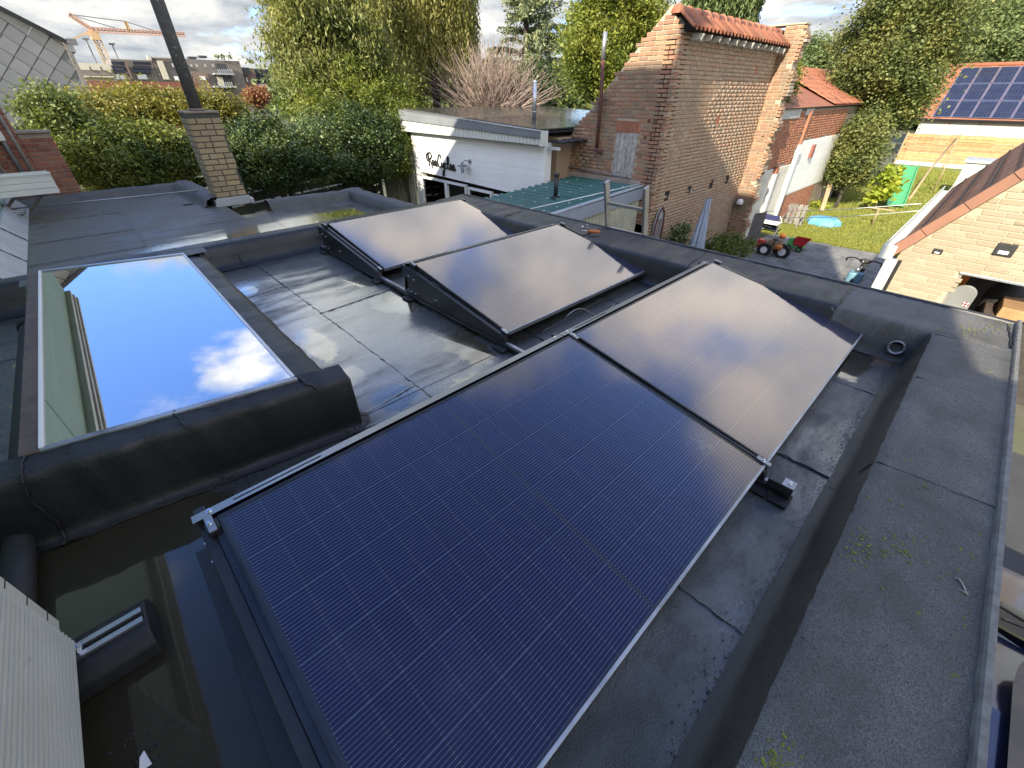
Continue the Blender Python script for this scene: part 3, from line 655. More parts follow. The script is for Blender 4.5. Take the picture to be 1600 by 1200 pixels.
def bricks(parent, o, u, n, W, H, mt, inside=None, L=.21, h=.063, j=.011, d=.007, singles=300, jit=.002, flem=True):
    """lay bricks on a vertical wall: o origin (Vector), u direction along the wall, n outward normal."""
    o = Vector(o); u = Vector(u).normalized(); n = Vector(n).normalized(); v = Vector((0, 0, 1)); lst = []
    for r in range(int(H / (h + j))):
        z = r * (h + j); x = -(L * .5 if r % 2 else 0); k = 0
        while x < W:
            l = L if not flem or k % 2 == 0 or r % 3 else L * .48
            a, b = max(x, 0), min(x + l, W)
            if b - a > .035:
                cu, cv = (a + b) / 2, z + h / 2
                if inside is None or inside(cu, cv): lst.append((a, z, b - a))
            x += l + j; k += 1
    sc = []
    for i, (a, z, l) in enumerate(lst):
        px, py, dz = proj(o + u * (a + l / 2) + v * (z + h / 2))
        vis = 0 < px < 1600 and 0 < py < 1200 and dz > 0
        sc.append((0 if vis else 1, dz, i))
    sc.sort(); single = {i for q, dz, i in sc[:singles] if q == 0}
    rot = Matrix((u, v, u.cross(v))).transposed()
    if u.cross(v).dot(n) < 0: rot = Matrix((-u, v, (-u).cross(v))).transposed()
    flip = u.cross(v).dot(n) < 0
    eul = rot.to_euler(); rest_v, rest_i = [], []
    for i, (a, z, l) in enumerate(lst):
        base = o + (u * (a + l) if flip else u * a) + v * z + n * random.uniform(0, jit)
        lq = min((L, L * .48, l), key=lambda q: abs(q - l)) if abs(L - l) < .004 or abs(L*.48 - l) < .004 else round(l, 2)
        me = brick_mesh(lq, h, d, mt)
        if i in single: inst('brick', me, parent, base, eul)
        else:
            M = Matrix.Translation(base) @ rot.to_4x4(); off = len(rest_v)
            rest_v += [tuple(M @ q.co) for q in me.vertices]
            for f in me.polygons: rest_i += [off + q for q in f.vertices]
    if rest_v:
        ob = bpy.data.objects.new('brickwork', raw_mesh('brickwork', np.array(rest_v), 4, np.array(rest_i))); col.objects.link(ob)
        ob.data.materials.append(MAT[mt]); ob.parent = parent; ob.matrix_parent_inverse = parent_inv(parent); ob['kind'] = 'stuff'
simple('tile_red', (.33, .125, .065), (.26, .095, .05), rough=.75, scale=3, var=.30, dirt=((.20, .13, .08), 3, .55, .8), bscale=40)
simple('tile_brown', (.20, .095, .055), (.16, .075, .045), rough=.7, scale=2, var=.12, dirt=((.22, .14, .10), 3, .6, .85))
simple('tile_verge', (.26, .125, .075), (.22, .105, .065), rough=.7, scale=2, var=.10)
simple('stone_white', (.66, .64, .57), (.56, .53, .46), rough=.9, scale=2, bscale=18, bstr=.5, bdist=.02, dirt=((.42, .36, .28), 1.6, .52, .75))
simple('white_brick', (.87, .87, .85), (.83, .83, .81), rough=.55, scale=1.5, bscale=30, bstr=.1, dirt=((.66, .64, .58), 1.1, .6, .9), var=.03)
simple('grey_trim', (.20, .215, .225), (.17, .185, .195), rough=.5, scale=1.4)
simple('green_sheet', (.035, .12, .095), (.03, .10, .08), rough=.42, scale=2, dirt=((.10, .15, .12), 5, .6, .85))
simple('fascia_blue', (.27, .30, .36), (.23, .26, .31), rough=.5, scale=2, dirt=((.5, .5, .5), 9, .68, .8))
simple('cream_sheet', (.42, .42, .33), (.34, .34, .27), rough=.6, scale=2, dirt=((.22, .22, .16), 3, .52, .8))
simple('rust', (.13, .05, .035), (.09, .035, .028), rough=.8, scale=12, bscale=60)
simple('shutter_wood', (.50, .47, .43), (.33, .30, .27), rough=.9, scale=14, bscale=50, var=.18, dirt=((.16, .13, .11), 7, .56, .75))
simple('fence_green', (.10, .115, .09), (.07, .085, .065), rough=.85, scale=4, var=.15)
simple('plank_tan', (.42, .25, .11), (.34, .19, .08), rough=.8, scale=5, var=.22)
simple('wood_post', (.36, .27, .16), (.28, .20, .11), rough=.85, scale=7, bscale=30)
simple('grey_wood', (.24, .22, .20), (.17, .155, .14), rough=.9, scale=9, var=.2)
simple('sign_black', (.012, .012, .013), (.015, .015, .016), rough=.4)
simple('lead_grey', (.44, .46, .48), (.36, .38, .40), rough=.5, metal=.2, scale=4)
simple('zinc', (.55, .57, .58), (.47, .49, .50), rough=.4, metal=.5, scale=4)
simple('asbestos', (.10, .098, .09), (.06, .058, .052), rough=.9, scale=16, bscale=40, bstr=.4, dirt=((.27, .265, .24), 16, .56, .68))
simple('slate', (.205, .215, .225), (.185, .195, .205), rough=.6, scale=1.0, var=.10)
simple('umbrella_cloth', (.42, .48, .56), (.37, .43, .51), rough=.8, scale=2)
simple('soffit', (.64, .65, .60), (.60, .61, .57), rough=.5)
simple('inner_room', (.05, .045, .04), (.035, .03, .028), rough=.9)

# ================================================================== neighbour's lower flat roof with yellow chimney
NZ = -.15
nb = thing('neighbour_flat_roof', 'old grey felted flat roof with puddles and mossy kerb, beyond the left parapet', 'building', (1.2, 8, GZ))
MB().box(-1.0, 3.62, 5.07, 7.95, GZ, NZ - .02).build('wall', 'brick_yellow', nb); MB().box(-1.0, 1.60, 7.951, 11.15, GZ, NZ - .02).build('wall', 'brick_yellow', nb)
for i, (x0, x1, y0, y1) in enumerate([(-.98, .28, 5.07, 6.9), (-.98, .28, 6.85, 8.0), (-.98, .28, 7.95, 9.4), (-.98, 1.45, 9.35, 11.1), (.25, 1.9, 5.07, 7.6), (.25, 1.1, 7.55, 9.9), (1.85, 3.4, 5.07, 7.7), (1.05, 1.6, 7.55, 9.2)]):
    MB().add([(x0, y0, NZ + .0014 * i), (x1, y0, NZ + .0014 * i), (x1, y1, NZ + .0014 * i), (x0, y1, NZ + .0014 * i)], [(0, 1, 2, 3)]).build('felt_sheet', 'felt_neighbour', nb)
for a, b in (((.28, 5.1), (.28, 9.4)), ((-.97, 6.9), (.28, 6.9)), ((-.97, 8.0), (.28, 7.97)), ((-.97, 9.38), (.5, 9.38)), ((1.9, 5.1), (1.9, 7.6))):
    bead([(*a, NZ + .008), (*b, NZ + .006)], .003).build('seam', 'felt_neighbour', nb, smooth=True)
def kerbrun(pts, w, h, mt='felt_old'):         # rounded kerb along a path
    for a, b in zip(pts[:-1], pts[1:]):
        a = Vector((*a, NZ)); b = Vector((*b, NZ)); d = (b - a).normalized(); r = Vector((d.y, -d.x, 0)); m = MB(); n = max(3, int((b - a).length / .12))
        pr = [(-w * .75, 0), (-w * .5, h * .25), (-w * .42, h * .8), (-w * .2, h), (w * .25, h), (w * .45, h * .85), (w * .55, 0), (w * .55, -.4)]
        for i in range(n + 1):
            c = a.lerp(b, i / n)
            for q in pr: m.v.append(tuple(c + r * (q[0] + random.gauss(0, .004)) + Vector((0, 0, q[1] + random.gauss(0, .005)))))
        k = len(pr)
        for i in range(n):
            for q in range(k - 1): m.f.append((i*k+q, i*k+q+1, (i+1)*k+q+1, (i+1)*k+q))
        m.build('kerb', mt, nb, smooth=True)
kerbrun([(3.50, 5.08), (3.50, 7.95)][::-1], .30, .17)
kerbrun([(2.02, 7.82), (3.62, 7.82)][::-1], .28, .16)
kerbrun([(-1.0, 11.05), (1.42, 11.05)][::-1], .26, .12); kerbrun([(1.45, 11.05), (1.52, 8.75)][::-1], .34, .15)
MB().tube([(-.98, 9.9, .0), (1.45, 9.6, .01)], .012, 6).build('cable', 'alu_dull', nb, smooth=True)
MB().prism([(-.985, NZ + .0), (-.80, NZ + .006), (-.955, NZ + .20), (-.985, NZ + .20)], 'y', 5.1, 10.9).build('flashing', 'lead_grey', nb)
for y in (6.0, 7.1, 8.2): bead([(-.80, y, NZ + .01), (-.95, y - .02, NZ + .2)], .008).build('seam', 'felt_black', nb, smooth=True)

ch = thing('brick_chimney', 'yellow brick chimney stack with blackened top courses and white flashing foot', 'chimney', (1.77, 8.98, NZ))
cx0, cx1, cy0, cy1, cz1 = 1.535, 1.995, 8.75, 9.20, 1.165
MB().box(cx0 + .006, cx1 - .006, cy0 + .006, cy1 - .006, NZ, cz1 - .004).build('mortar_core', 'mortar_dark', ch)
bricks(ch, (cx0 + .006, cy0 + .006, NZ + .14), (1, 0, 0), (0, -1, 0), .448, cz1 - NZ - .14, 'brick_yellow', L=.20, h=.068, j=.012, d=.008)
bricks(ch, (cx0 + .006, cy0 + .006, NZ + .14), (0, 1, 0), (-1, 0, 0), .438, cz1 - NZ - .14, 'brick_yellow', L=.20, h=.068, j=.012, d=.008)
MB().box(cx0 - .004, cx1 + .004, cy0 - .004, cy1, cz1, cz1 + .028).build('cap_slab', 'mortar_grey', ch, bevel=.006)
MB().prism([(cx0 - .07, NZ), (cx0 - .02, NZ + .13), (cx1 + .02, NZ + .13), (cx1 + .07, NZ)], 'y', cy0 - .045, cy0 - .002).build('flashing', 'lead_grey', ch, bevel=.008)
MB().box(cx0 - .05, cx0 - .003, cy0 - .04, cy1, NZ, NZ + .10).build('flashing', 'lead_grey', ch, bevel=.01); MB().box(cx1 + .003, cx1 + .07, cy0 - .06, cy0 + .25, NZ, NZ + .09).build('flashing', 'lead_grey', ch, bevel=.02)
fl = thing('flue_pipe', 'tall mottled dark cement flue pipe rising from the yellow brick chimney', 'flue pipe', (1.76, 8.95, cz1))
MB().tube([(1.745, 8.93, cz1 - .02), (1.75, 8.93, 2.0), (1.76, 8.93, 4.2)], .085, 18).build('pipe', 'asbestos', fl, smooth=True)
MB().lathe([(.0, .02), (.12, .015), (.125, 0), (.1, -.01)], (1.745, 8.93, cz1 + .04), 18).build('collar', 'mortar_grey', fl, smooth=True)

# red brick house and low wall at the left edge
rb = thing('red_brick_house', 'red brick house corner with vertical pipes at the far left edge', 'house', (-1.5, 11.5, GZ))
MB().box(-3.2, -.47, 11.47, 11.76, GZ, 1.75).build('wall', 'mortar_grey', rb)
bricks(rb, (-1.6, 11.47, -.2), (1, 0, 0), (0, -1, 0), 1.13, 1.9, 'brick_red', L=.2, h=.058, j=.012, singles=200)
for x, w in ((-.66, .03), (-.95, .028), (-.53, .022)): MB().tube([(x, 11.40, -.1), (x, 11.40, 1.7)], w, 10).build('downpipe', 'alu_dull' if w > .025 else 'grey_wood', rb, smooth=True)
MB().box(-.96, -.62, 11.30, 11.46, .78, .92).build('meter_box', 'white_paint', rb, bevel=.01)
for i in range(5): MB().bar((-1.0 + i * .055, 11.34, .02), (-1.12 + i * .055, 11.36, .55), .03, .03).build('batten', 'grey_wood', rb)
lw = thing('low_red_brick_wall', 'low worn red brick wall between the brick house and the green shrubs', 'wall', (-.2, 11.6, GZ))
MB().box(-.465, -.06, 11.50, 11.75, GZ, .86).build('core', 'mortar_grey', lw)
bricks(lw, (-.465, 11.50, -.6), (1, 0, 0), (0, -1, 0), .405, 1.46, 'brick_red', L=.2, h=.058, j=.012, singles=120)
MB().box(-.48, -.04, 11.47, 11.78, .862, .90).build('coping', 'mortar_grey', lw, bevel=.006)
wb = thing('white_planter_box', 'white ribbed plastic trough hung on the brick wall at the left edge', 'trough', (-.6, 9.9, .1))
xa, xb, ya, yb, za, zb = -1.0, -.30, 9.80, 10.12, .16, .42
for k in range(3): MB().box(xa, xb, ya - .004 * (k == 1), ya + .018, za + k * .082, za + .078 + k * .082).build('front_board', 'white_paint', wb, bevel=.004)
MB().box(xb - .02, xb + .0, ya + .02, yb, za, zb).build('end_board', 'white_paint', wb, bevel=.004); MB().box(xa, xb - .022, yb - .02, yb, za, zb + .02).build('back_board', 'white_paint', wb)
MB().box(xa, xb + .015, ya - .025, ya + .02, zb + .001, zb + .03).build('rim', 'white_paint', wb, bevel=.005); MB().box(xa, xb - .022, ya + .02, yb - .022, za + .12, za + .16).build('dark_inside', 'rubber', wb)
for k in range(2): MB().bar((-.5 - k * .3, 9.9, za), (-.75 - k * .3, 10.05, za - .24), .03, .03).build('bracket', 'grey_wood', wb)
pts = [(-.92 + .16 * math.sin(k * .9), 9.70 + .05 * math.cos(k * 1.3), -.10 + .09 * abs(math.sin(k * .55))) for k in range(16)]
tag(MB().tube(pts, .010, 6).build('loose_hose', 'alu_dull', smooth=True), 'loose grey coil of hose under the white trough at the left edge', 'hose')

# ================================================================== bicycle workshop shed
SX = 8.2
sh = thing('workshop_shed', 'white painted brick workshop with grey fascia, windows and lettering on its front', 'shed', (SX + 1, 10.4, GZ))
y0, y1 = 7.50, 13.28; zt0, zt1 = .60, .92        # roof edge falls towards the barn
MB().prism([(y0, GZ), (y1, GZ), (y1, .86), (y0, .55)], 'x', SX + .45, SX + 6).build('body', 'brick_barn_front', sh)
WIN = [(11.62, 12.95, -1.75, -.80), (10.60, 11.62, -2.6, -.80), (9.45, 10.50, -2.6, -.84), (8.42, 9.35, -1.75, -.88), (7.62, 8.32, -1.75, -.92)]
HEAD = -.66
MB().prism([(y0, HEAD - .12), (y1, HEAD - .0), (y1, .50), (y0, .46)], 'x', SX, SX + .25).build('upper_wall', 'white_brick', sh)
MB().box(SX, SX + .25, 12.98, y1, GZ, HEAD - .006).build('pier', 'white_brick', sh); MB().box(SX + .001, SX + .25, y0, 7.58, GZ, HEAD - .13).build('pier', 'white_brick', sh)
MB().box(SX + .002, SX + .25, 7.58, 12.98, GZ, -1.80).build('plinth', 'white_brick', sh)
for r in range(14):                              # painted courses, just proud of the wall
    z = -.60 + r * .076
    MB().box(SX - .004 - .002 * (r % 3 == 0), SX + .001, y0 + .03, y1 - .03, z, z + .069).build('painted_course', 'white_brick', sh, bevel=.002)
def window(y0, y1, z0, z1, kind):
    f = MB(); fr = .06
    w_ = MB().box(SX - .01, SX + .08, y0, y1, z1 - fr, z1).build('window_frame', 'white_paint', sh, bevel=.004)
    for (a, b, c, d) in ((y0, y0 + fr, z0, z1 - fr - .002), (y1 - fr, y1, z0, z1 - fr - .002)): MB().box(SX - .008, SX + .08, a, b, c, d).build('jamb', 'white_paint', w_, bevel=.004)
    if kind != 'open':
        MB().box(SX - .009, SX + .09, y0 + fr + .002, y1 - fr - .002, z0, z0 + fr).build('sill', 'white_paint', w_, bevel=.004)
        MB().box(SX + .03, SX + .036, y0 + fr, y1 - fr, z0 + fr, z1 - fr).build('pane', 'window_glass', w_)
    if kind == 'blind': MB().box(SX + .06, SX + .07, y0 + fr, y1 - fr, z0 + fr, z1 - fr).build('blind', 'white_paint', w_)
for q, k in zip(WIN, ('glass', 'open', 'blind', 'glass', 'blind')): window(*q, k)
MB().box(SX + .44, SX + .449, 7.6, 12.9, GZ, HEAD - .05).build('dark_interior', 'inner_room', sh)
for k in range(7):                               # things seen behind the panes
    y = 11.75 + random.uniform(0, 1.0); MB().box(SX + .25, SX + .32, y, y + random.uniform(.06, .16), -1.72, -1.66 + random.uniform(.05, .38)).build('shelf_goods', random.choice(['white_paint', 'wood_post', 'grey_wood', 'cream_plastic']), sh)
MB().tube([(SX + .3, 11.0, -2.4), (SX + .3, 11.0, -1.35)], .035, 8).build('stand', 'rust', sh); MB().lathe([(.0, .1), (.1, .06), (.12, 0), (.0, -.02)], (SX + .3, 11.0, -1.25), 12).build('lamp_shade', 'cream_plastic', sh, smooth=True)
m = MB(); m.prism([(y0 - .05, .44), (y1 + .06, .455), (y1 + .06, .745), (y0 - .05, .575)], 'x', SX - .22, SX - .20); m.build('fascia_board', 'soffit', sh)
n = 46
for k in range(n):                               # ribbed white soffit panel
    y = y0 + (y1 - y0) * k / n; za = .45; zb = .572 + (.742 - .572) * k / n
    MB().box(SX - .232, SX - .221, y, y + (y1 - y0) / n * .62, za, zb).build('fascia_slat', 'soffit', sh)
MB().prism([(y0 - .08, .58), (y1 + .09, .75), (y1 + .09, 1.0), (y0 - .08, .70)], 'x', SX - .27, SX - .22).build('grey_fascia', 'grey_trim', sh)
MB().prism([(y0 - .09, .703), (y1 + .1, 1.003), (y1 + .1, 1.022), (y0 - .09, .722)], 'x', SX - .28, SX - .10).build('roof_edge', 'alu_dull', sh)
MB().box(SX - .25, SX - .02, y0 - .11, y0 - .055, .42, .72).build('end_cap', 'soffit', sh); MB().box(SX - .25, SX - .02, y1 + .065, y1 + .11, .44, 1.0).build('end_cap', 'soffit', sh)
MB().prism([(y0 - .02, .655), (y1 + .02, .955), (y1 + .02, .985), (y0 - .02, .685)], 'x', SX - .2, SX + 6.3).build('roof_deck', 'metal_black', sh)
simple('roof_panel', (.055, .055, .045), (.07, .068, .055), rough=.16, scale=2, dirt=((.12, .115, .09), 5, .55, .8), ior=1.6)
nr, nc = 7, 5
for a in range(nr):                              # big dark panels on the shed roof
    for b in range(nc):
        x0_, x1_ = SX - .08 + a * .88, SX - .08 + a * .88 + .868; ya_, yb_ = y0 + .08 + b * 1.145, y0 + .08 + b * 1.145 + 1.13
        def zz(y): return .70 + (y - y0) * .0519 + .012
        MB().add([(x0_, ya_, zz(ya_)), (x1_, ya_, zz(ya_)), (x1_, yb_, zz(yb_)), (x0_, yb_, zz(yb_)), (x0_, ya_, zz(ya_) + .03), (x1_, ya_, zz(ya_) + .03), (x1_, yb_, zz(yb_) + .03), (x0_, yb_, zz(yb_) + .03)], [(0,3,2,1),(4,5,6,7),(0,1,5,4),(1,2,6,5),(2,3,7,6),(3,0,4,7)]).build('roof_panel', 'roof_panel', sh)
        for yy in (ya_ + .2, yb_ - .2): MB().box(x1_ - .01, x1_ + .022, yy - .02, yy + .02, zz(yy) + .03, zz(yy) + .04).build('panel_clamp', 'alu', sh)
t = thing('steel_flue', 'shiny steel flue pipe standing on the workshop roof', 'flue pipe', (9.75, 9.35, .8))
MB().tube([(9.75, 9.35, .76), (9.75, 9.35, 1.66)], .055, 14).build('pipe', 'alu', t, smooth=True); MB().lathe([(.058, 0), (.062, .03), (.0, .035)], (9.75, 9.35, 1.66), 14).build('pipe_cap', 'alu', t, smooth=True)
for z_ in (1.0, 1.3): MB().lathe([(.056, 0), (.060, .01), (.056, .02)], (9.75, 9.35, z_), 14).build('joint_ring', 'steel_bolt', t, smooth=True)
# script lettering "ResCycles": brush strokes in the plane of the wall, letter units
def sign():
    s = thing('shop_sign', 'black script lettering reading ResCycles on the white workshop wall', 'sign', (SX - .03, 11.8, -.3))
    G = {'R': [[(.15,-.15),(.1,.5),(.12,.95)], [(.12,.95),(-.12,.75),(-.1,.35),(.1,.3)], [(.12,.95),(.42,1.0),(.5,.72),(.3,.5),(.12,.47),(.35,.25),(.55,-.28)]],
         'e': [[(0,.14),(.26,.24),(.24,.42),(.1,.42),(.04,.2),(.14,.02),(.36,.1)]],
         's': [[(0,.1),(.16,.48),(.24,.2),(.16,.02),(.0,.06)], [(.16,.02),(.34,.1)]],
         'C': [[(.5,.7),(.52,.92),(.38,1.02),(.2,.8),(.1,.4),(.2,.06),(.4,.02),(.6,.16)]],
         'y': [[(.0,.42),(.04,.14),(.18,.08),(.3,.42)], [(.3,.42),(.28,-.2),(.2,-.6),(.08,-.55),(.12,-.3),(.4,.08)]],
         'c': [[(.28,.38),(.12,.44),(.04,.2),(.14,.02),(.34,.1)]],
         'l': [[(0,.1),(.2,.7),(.16,1.0),(.06,.85),(.06,.2),(.16,.02),(.3,.1)]]}
    adv = {'R': .52, 'e': .33, 's': .31, 'C': .56, 'y': .38, 'c': .31, 'l': .27}
    H = .34; x = 0; word = 'ResCycles'; tot = sum(adv[c] for c in word)
    ya, yb = 12.42, 11.02; sc = (ya - yb) / tot
    for chx in word:
        m = MB()
        for st_ in G[chx]:
            pts = []
            for k in range(len(st_) - 1):       # Catmull-Rom through the stroke points
                p0, p1, p2, p3 = [Vector(st_[max(0, min(len(st_) - 1, k + d))]) for d in (-1, 0, 1, 2)]
                for i in range(6):
                    t_ = i / 6; pts.append(.5 * ((2*p1) + (p2-p0)*t_ + (2*p0-5*p1+4*p2-p3)*t_*t_ + (3*p1-p0-3*p2+p3)*t_**3))
            pts.append(Vector(st_[-1]))
            P = [(SX - .035, ya - (x + p.x) * sc, -.26 - .055 * ((x + p.x) / tot) - .10 + p.y * H - .05) for p in pts]
            m.tube(P, .0185, 8)
        m.build('letter', 'sign_black', s, smooth=True); x += adv[chx]
sign()
t = thing('wall_lamp', 'grey barn lamp with curved arm on the white workshop wall', 'wall lamp', (SX, 10.2, -.2))
c = PX(735, 252, SX)
MB().lathe([(.0, .05), (.045, .045), (.06, .0)], (0, 0, 0), 14).build('wall_rose', 'grey_trim', t, smooth=True); col.objects[-1].rotation_euler = (0, R(-90), 0); col.objects[-1].location = (SX - .0, c.y, c.z); col.objects[-1].matrix_parent_inverse = parent_inv(t)
MB().tube([(SX - .04, c.y, c.z)] + [(SX - .06 - .14 * math.sin(a * .3), c.y + .02 * a, c.z + .05 * math.sin(a * .6) - .01 * a) for a in range(1, 7)], .012, 8).build('arm', 'grey_trim', t, smooth=True)
lx, ly, lz = SX - .20, c.y + .13, c.z - .10
MB().lathe([(.02, .08), (.035, .03), (.15, -.01), (.14, -.02), (.0, .0)], (lx, ly, lz), 18).build('shade', 'grey_trim', t, smooth=True); MB().lathe([(.045, 0), (.05, -.12), (.03, -.16), (.0, -.165)], (lx, ly, lz - .02), 12).build('glass_jar', 'window_glass', t, smooth=True)
for k in range(4): MB().tube([(lx + .052*math.cos(k*1.57), ly + .052*math.sin(k*1.57), lz - .01), (lx + .04*math.cos(k*1.57), ly + .04*math.sin(k*1.57), lz - .18)], .004, 5).build('cage_wire', 'grey_trim', t)
# gutter roof between shed and barn
t = thing('gutter_roof', 'short strip of dark tiles joining the workshop to the brick barn', 'roof', (8.9, 7.3, .4))
for k in range(7): MB().box(SX + .1 + k * .14, SX + .1 + k * .14 + .13, 7.02, 7.44, .47 + .01 * (k % 2), .51 + .01 * (k % 2)).build('roof_tile', 'metal_black', t, bevel=.01)
MB().box(SX + .05, SX + .10, 7.10, 7.44, .34, .40).build('gutter', 'soffit', t)

# ribbed metal fence and plank fence left of the shed
t = thing('ribbed_metal_fence', 'cream ribbed sheet metal fence left of the white workshop', 'fence', (8.1, 14.3, GZ))
for k in range(14):
    y = 13.35 + k * .155; m = MB(); m.prism([(SX, y), (SX - .04, y + .02), (SX - .04, y + .07), (SX, y + .09), (SX, y + .15), (SX + .012, y + .15), (SX + .012, y)], 'z', GZ, -.05 - .01 * k); m.build('metal_rib', 'cream_sheet', t)
t = thing('plank_fence', 'weathered dark plank fence half hidden by ivy behind the low roof', 'fence', (6, 15.5, GZ))
for k in range(9): MB().bar((1.5, 13.2, GZ + .15 + k * .27), (SX - .1, 15.6, GZ + .15 + k * .27), .03, .22).build('plank', 'fence_green', t)
for k in range(5): a = k / 4; MB().box(1.5 + 6.6 * a - .05, 1.5 + 6.6 * a + .05, 13.2 + 2.4 * a + .03, 13.2 + 2.4 * a + .12, GZ, -.2).build('post', 'fence_green', t)

# ================================================================== green lean-to roof
ln = thing('lean_to', 'lean-to shed with ribbed green metal roof and blue grey fascia', 'lean-to', (7.6, 6.2, GZ))
ry0, ry1 = 5.32, 7.36
def rz(x): return -.47 + (x - 5.75) * .046
def rib_sheet(xa, xb):
    n = 4; m = MB(); pr = []
    for i in range(n):
        x = xa + (xb - xa) * i / n; w = (xb - xa) / n
        pr += [(x, rz(x)), (x + w * .5, rz(x)), (x + w * .62, rz(x) + .035), (x + w * .82, rz(x) + .035), (x + w * .94, rz(x))]
    pr.append((xb, rz(xb)))
    return m.strip(pr, 'y', ry0, ry1 + .25 * (9.1 - xa) / 3.4 * .0)
xx = 5.6
while xx < 9.1:
    rib_sheet(xx, min(xx + .90, 9.14)).build('roof_sheet', 'green_sheet', ln); xx += .90
for i in range(9):
    x = 5.8 + i * .37
    for y in (5.6, 6.2, 6.9): MB().lathe([(.014, 0), (.014, .012), (.0, .014)], (x, y, rz(x) + .036), 6).build('screw_cap', 'white_paint', ln)
MB().bar((5.6, ry0 - .012, rz(5.6) - .10), (9.14, ry0 - .012, rz(9.14) - .13), .03, .24).build('fascia', 'fascia_blue', ln)
MB().bar((5.6, ry0 + .015, rz(5.6) + .035), (9.14, ry0 + .015, rz(9.14) + .035), .10, .02).build('edge_cap', 'lead_grey', ln)
for k in range(30): 
    x = 5.62 + k * .118; MB().prism([(x, ry0 + .05), (x + .03, ry0 + .015), (x + .07, ry0 + .015), (x + .10, ry0 + .05), (x + .117, ry0 + .05), (x + .117, ry0 + .06), (x, ry0 + .06)], 'z', GZ, rz(x) - .21).build('wall_rib', 'cream_sheet', ln)
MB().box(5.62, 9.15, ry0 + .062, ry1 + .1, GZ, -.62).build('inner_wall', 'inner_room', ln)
MB().box(9.09, 9.165, 5.40, 7.5, -.36, -.20).build('wall_flashing', 'mortar_grey', ln, bevel=.02)
MB().tube([(9.10, 7.48, -.10), (9.10, 5.6, -.16)], .018, 8).build('pipe', 'grey_wood', ln, smooth=True)
t = thing('black_flue', 'short black flue pipe on the green ribbed roof', 'flue pipe', (7.55, 6.3, -.4)); c = PZ(868, 308, -.38)
MB().tube([(c.x, c.y, -.42), (c.x, c.y, .02)], .045, 14).build('pipe', 'metal_black', t, smooth=True); MB().lathe([(.05, 0), (.06, .01), (.06, .05), (.0, .055)], (c.x, c.y, .02), 14).build('cowl', 'metal_black', t, smooth=True)
MB().lathe([(.11, 0), (.09, .03), (.05, .045)], (c.x, c.y, rz(c.x) + .01), 14).build('flashing', 'rubber', t, smooth=True)
a, b = PZ(853, 333, -.33), PZ(1000, 294, -.20)
tag(MB().tube([(5.9, 5.75, -.37), (7.5, 5.55, -.31), (9.13, 5.36, -.24)], .010, 6).build('guy_wire', 'white_paint', smooth=True), 'thin white cord stretched above the edge of the green roof', 'cord')

# ================================================================== old brick barn
GX, FY, BX = 9.17, 5.05, 14.30
bn = thing('brick_barn', 'tall ruined brick barn wall with half gable, tiled coping and boarded hatch', 'barn', (11.5, 5.6, GZ))
apex_y, apex_z = 5.36, 2.78; toe_y, toe_z = 8.10, .05
def gz(y): return apex_z + (y - apex_y) * (toe_z - apex_z) / (toe_y - apex_y) if y > apex_y else 2.30 + (y - FY) / (apex_y - FY) * (apex_z - 2.30)
MB().prism([(FY + .012, GZ), (8.3, GZ), (8.3, -.14), (toe_y, toe_z - .02), (apex_y, apex_z - .02), (FY + .012, 2.28)], 'x', GX + .012, GX + .30).build('gable_core', 'mortar_tan', bn)
HY0, HY1, HZ0, HZ1 = 5.66, 6.20, -.20, .70       # hatch
def in_gable(u, v):
    y = FY + u; z = GZ + v
    if z > gz(y) - .01: return False
    return not (HY0 - .01 < y < HY1 + .01 and HZ0 < z < HZ1 + .24) and z > -1.1
bricks(bn, (GX + .012, FY, GZ), (0, 1, 0), (-1, 0, 0), 3.6, 5.6, 'brick_barn', in_gable, L=.205, h=.062, j=.013, d=.012, jit=.006)
k = 0; y = HY0 - .03
while y < HY1 + .02:                             # soldier course over the hatch
    MB().box(GX - .004, GX + .02, y, y + .052, HZ1 + .01, HZ1 + .225).build('soldier_brick', 'brick_annex', bn); y += .064
for i in range(5):
    w = (HY1 - HY0) / 5; MB().box(GX - .008 - .004 * (i % 2), GX + .02, HY0 + i * w + .003, HY0 + (i + 1) * w - .003, HZ0 + random.uniform(-.01, .04), HZ1).build('hatch_board', 'shutter_wood', bn, bevel=.004)
MB().box(GX - .05, GX + .02, HY0 - .05, HY1 + .04, HZ0 - .06, HZ0 - .012).build('hatch_sill', 'brick_annex', bn, bevel=.006)
for (yy, zz_) in ((5.42, .92), (5.27, .93), (5.45, .62), (5.30, .60), (5.33, .70)): MB().box(GX - .02, GX + .01, yy, yy + .05, zz_, zz_ + .05).build('iron_stub', 'rust', bn, bevel=.008)
# front wall
MB().box(GX + .31, BX, FY + .012, FY + .32, GZ, 2.42).build('front_core', 'mortar_tan', bn); MB().box(GX + .012, GX + .309, FY + .012, FY + .32, GZ, 2.26).build('corner_core', 'mortar_tan', bn)
HOLES = [(9.845, -.55), (10.92, -.57), (12.16, -.565), (13.14, -.55), (13.08, 1.86), (11.6, .9)]
def in_front(u, v):
    x = GX + u; z = GZ + v
    for hx, hz in HOLES:
        if abs(x - hx) < .10 and abs(z - hz) < .10: return False
    return z < 2.40 and z > -2.2
bricks(bn, (GX + .006, FY + .012, GZ), (1, 0, 0), (0, -1, 0), BX - GX - .01, 5.12, 'brick_barn_front', in_front, L=.205, h=.062, j=.013, d=.012, jit=.008)
for hx, hz in HOLES: MB().prism([(hx - .09, hz - .1), (hx + .05, hz - .1), (hx + .085, hz + .1), (hx - .11, hz + .1)], 'y', FY - .001, FY + .05).build('putlog_hole', 'dark_void' if hz < 0 else 'brick_red', bn)
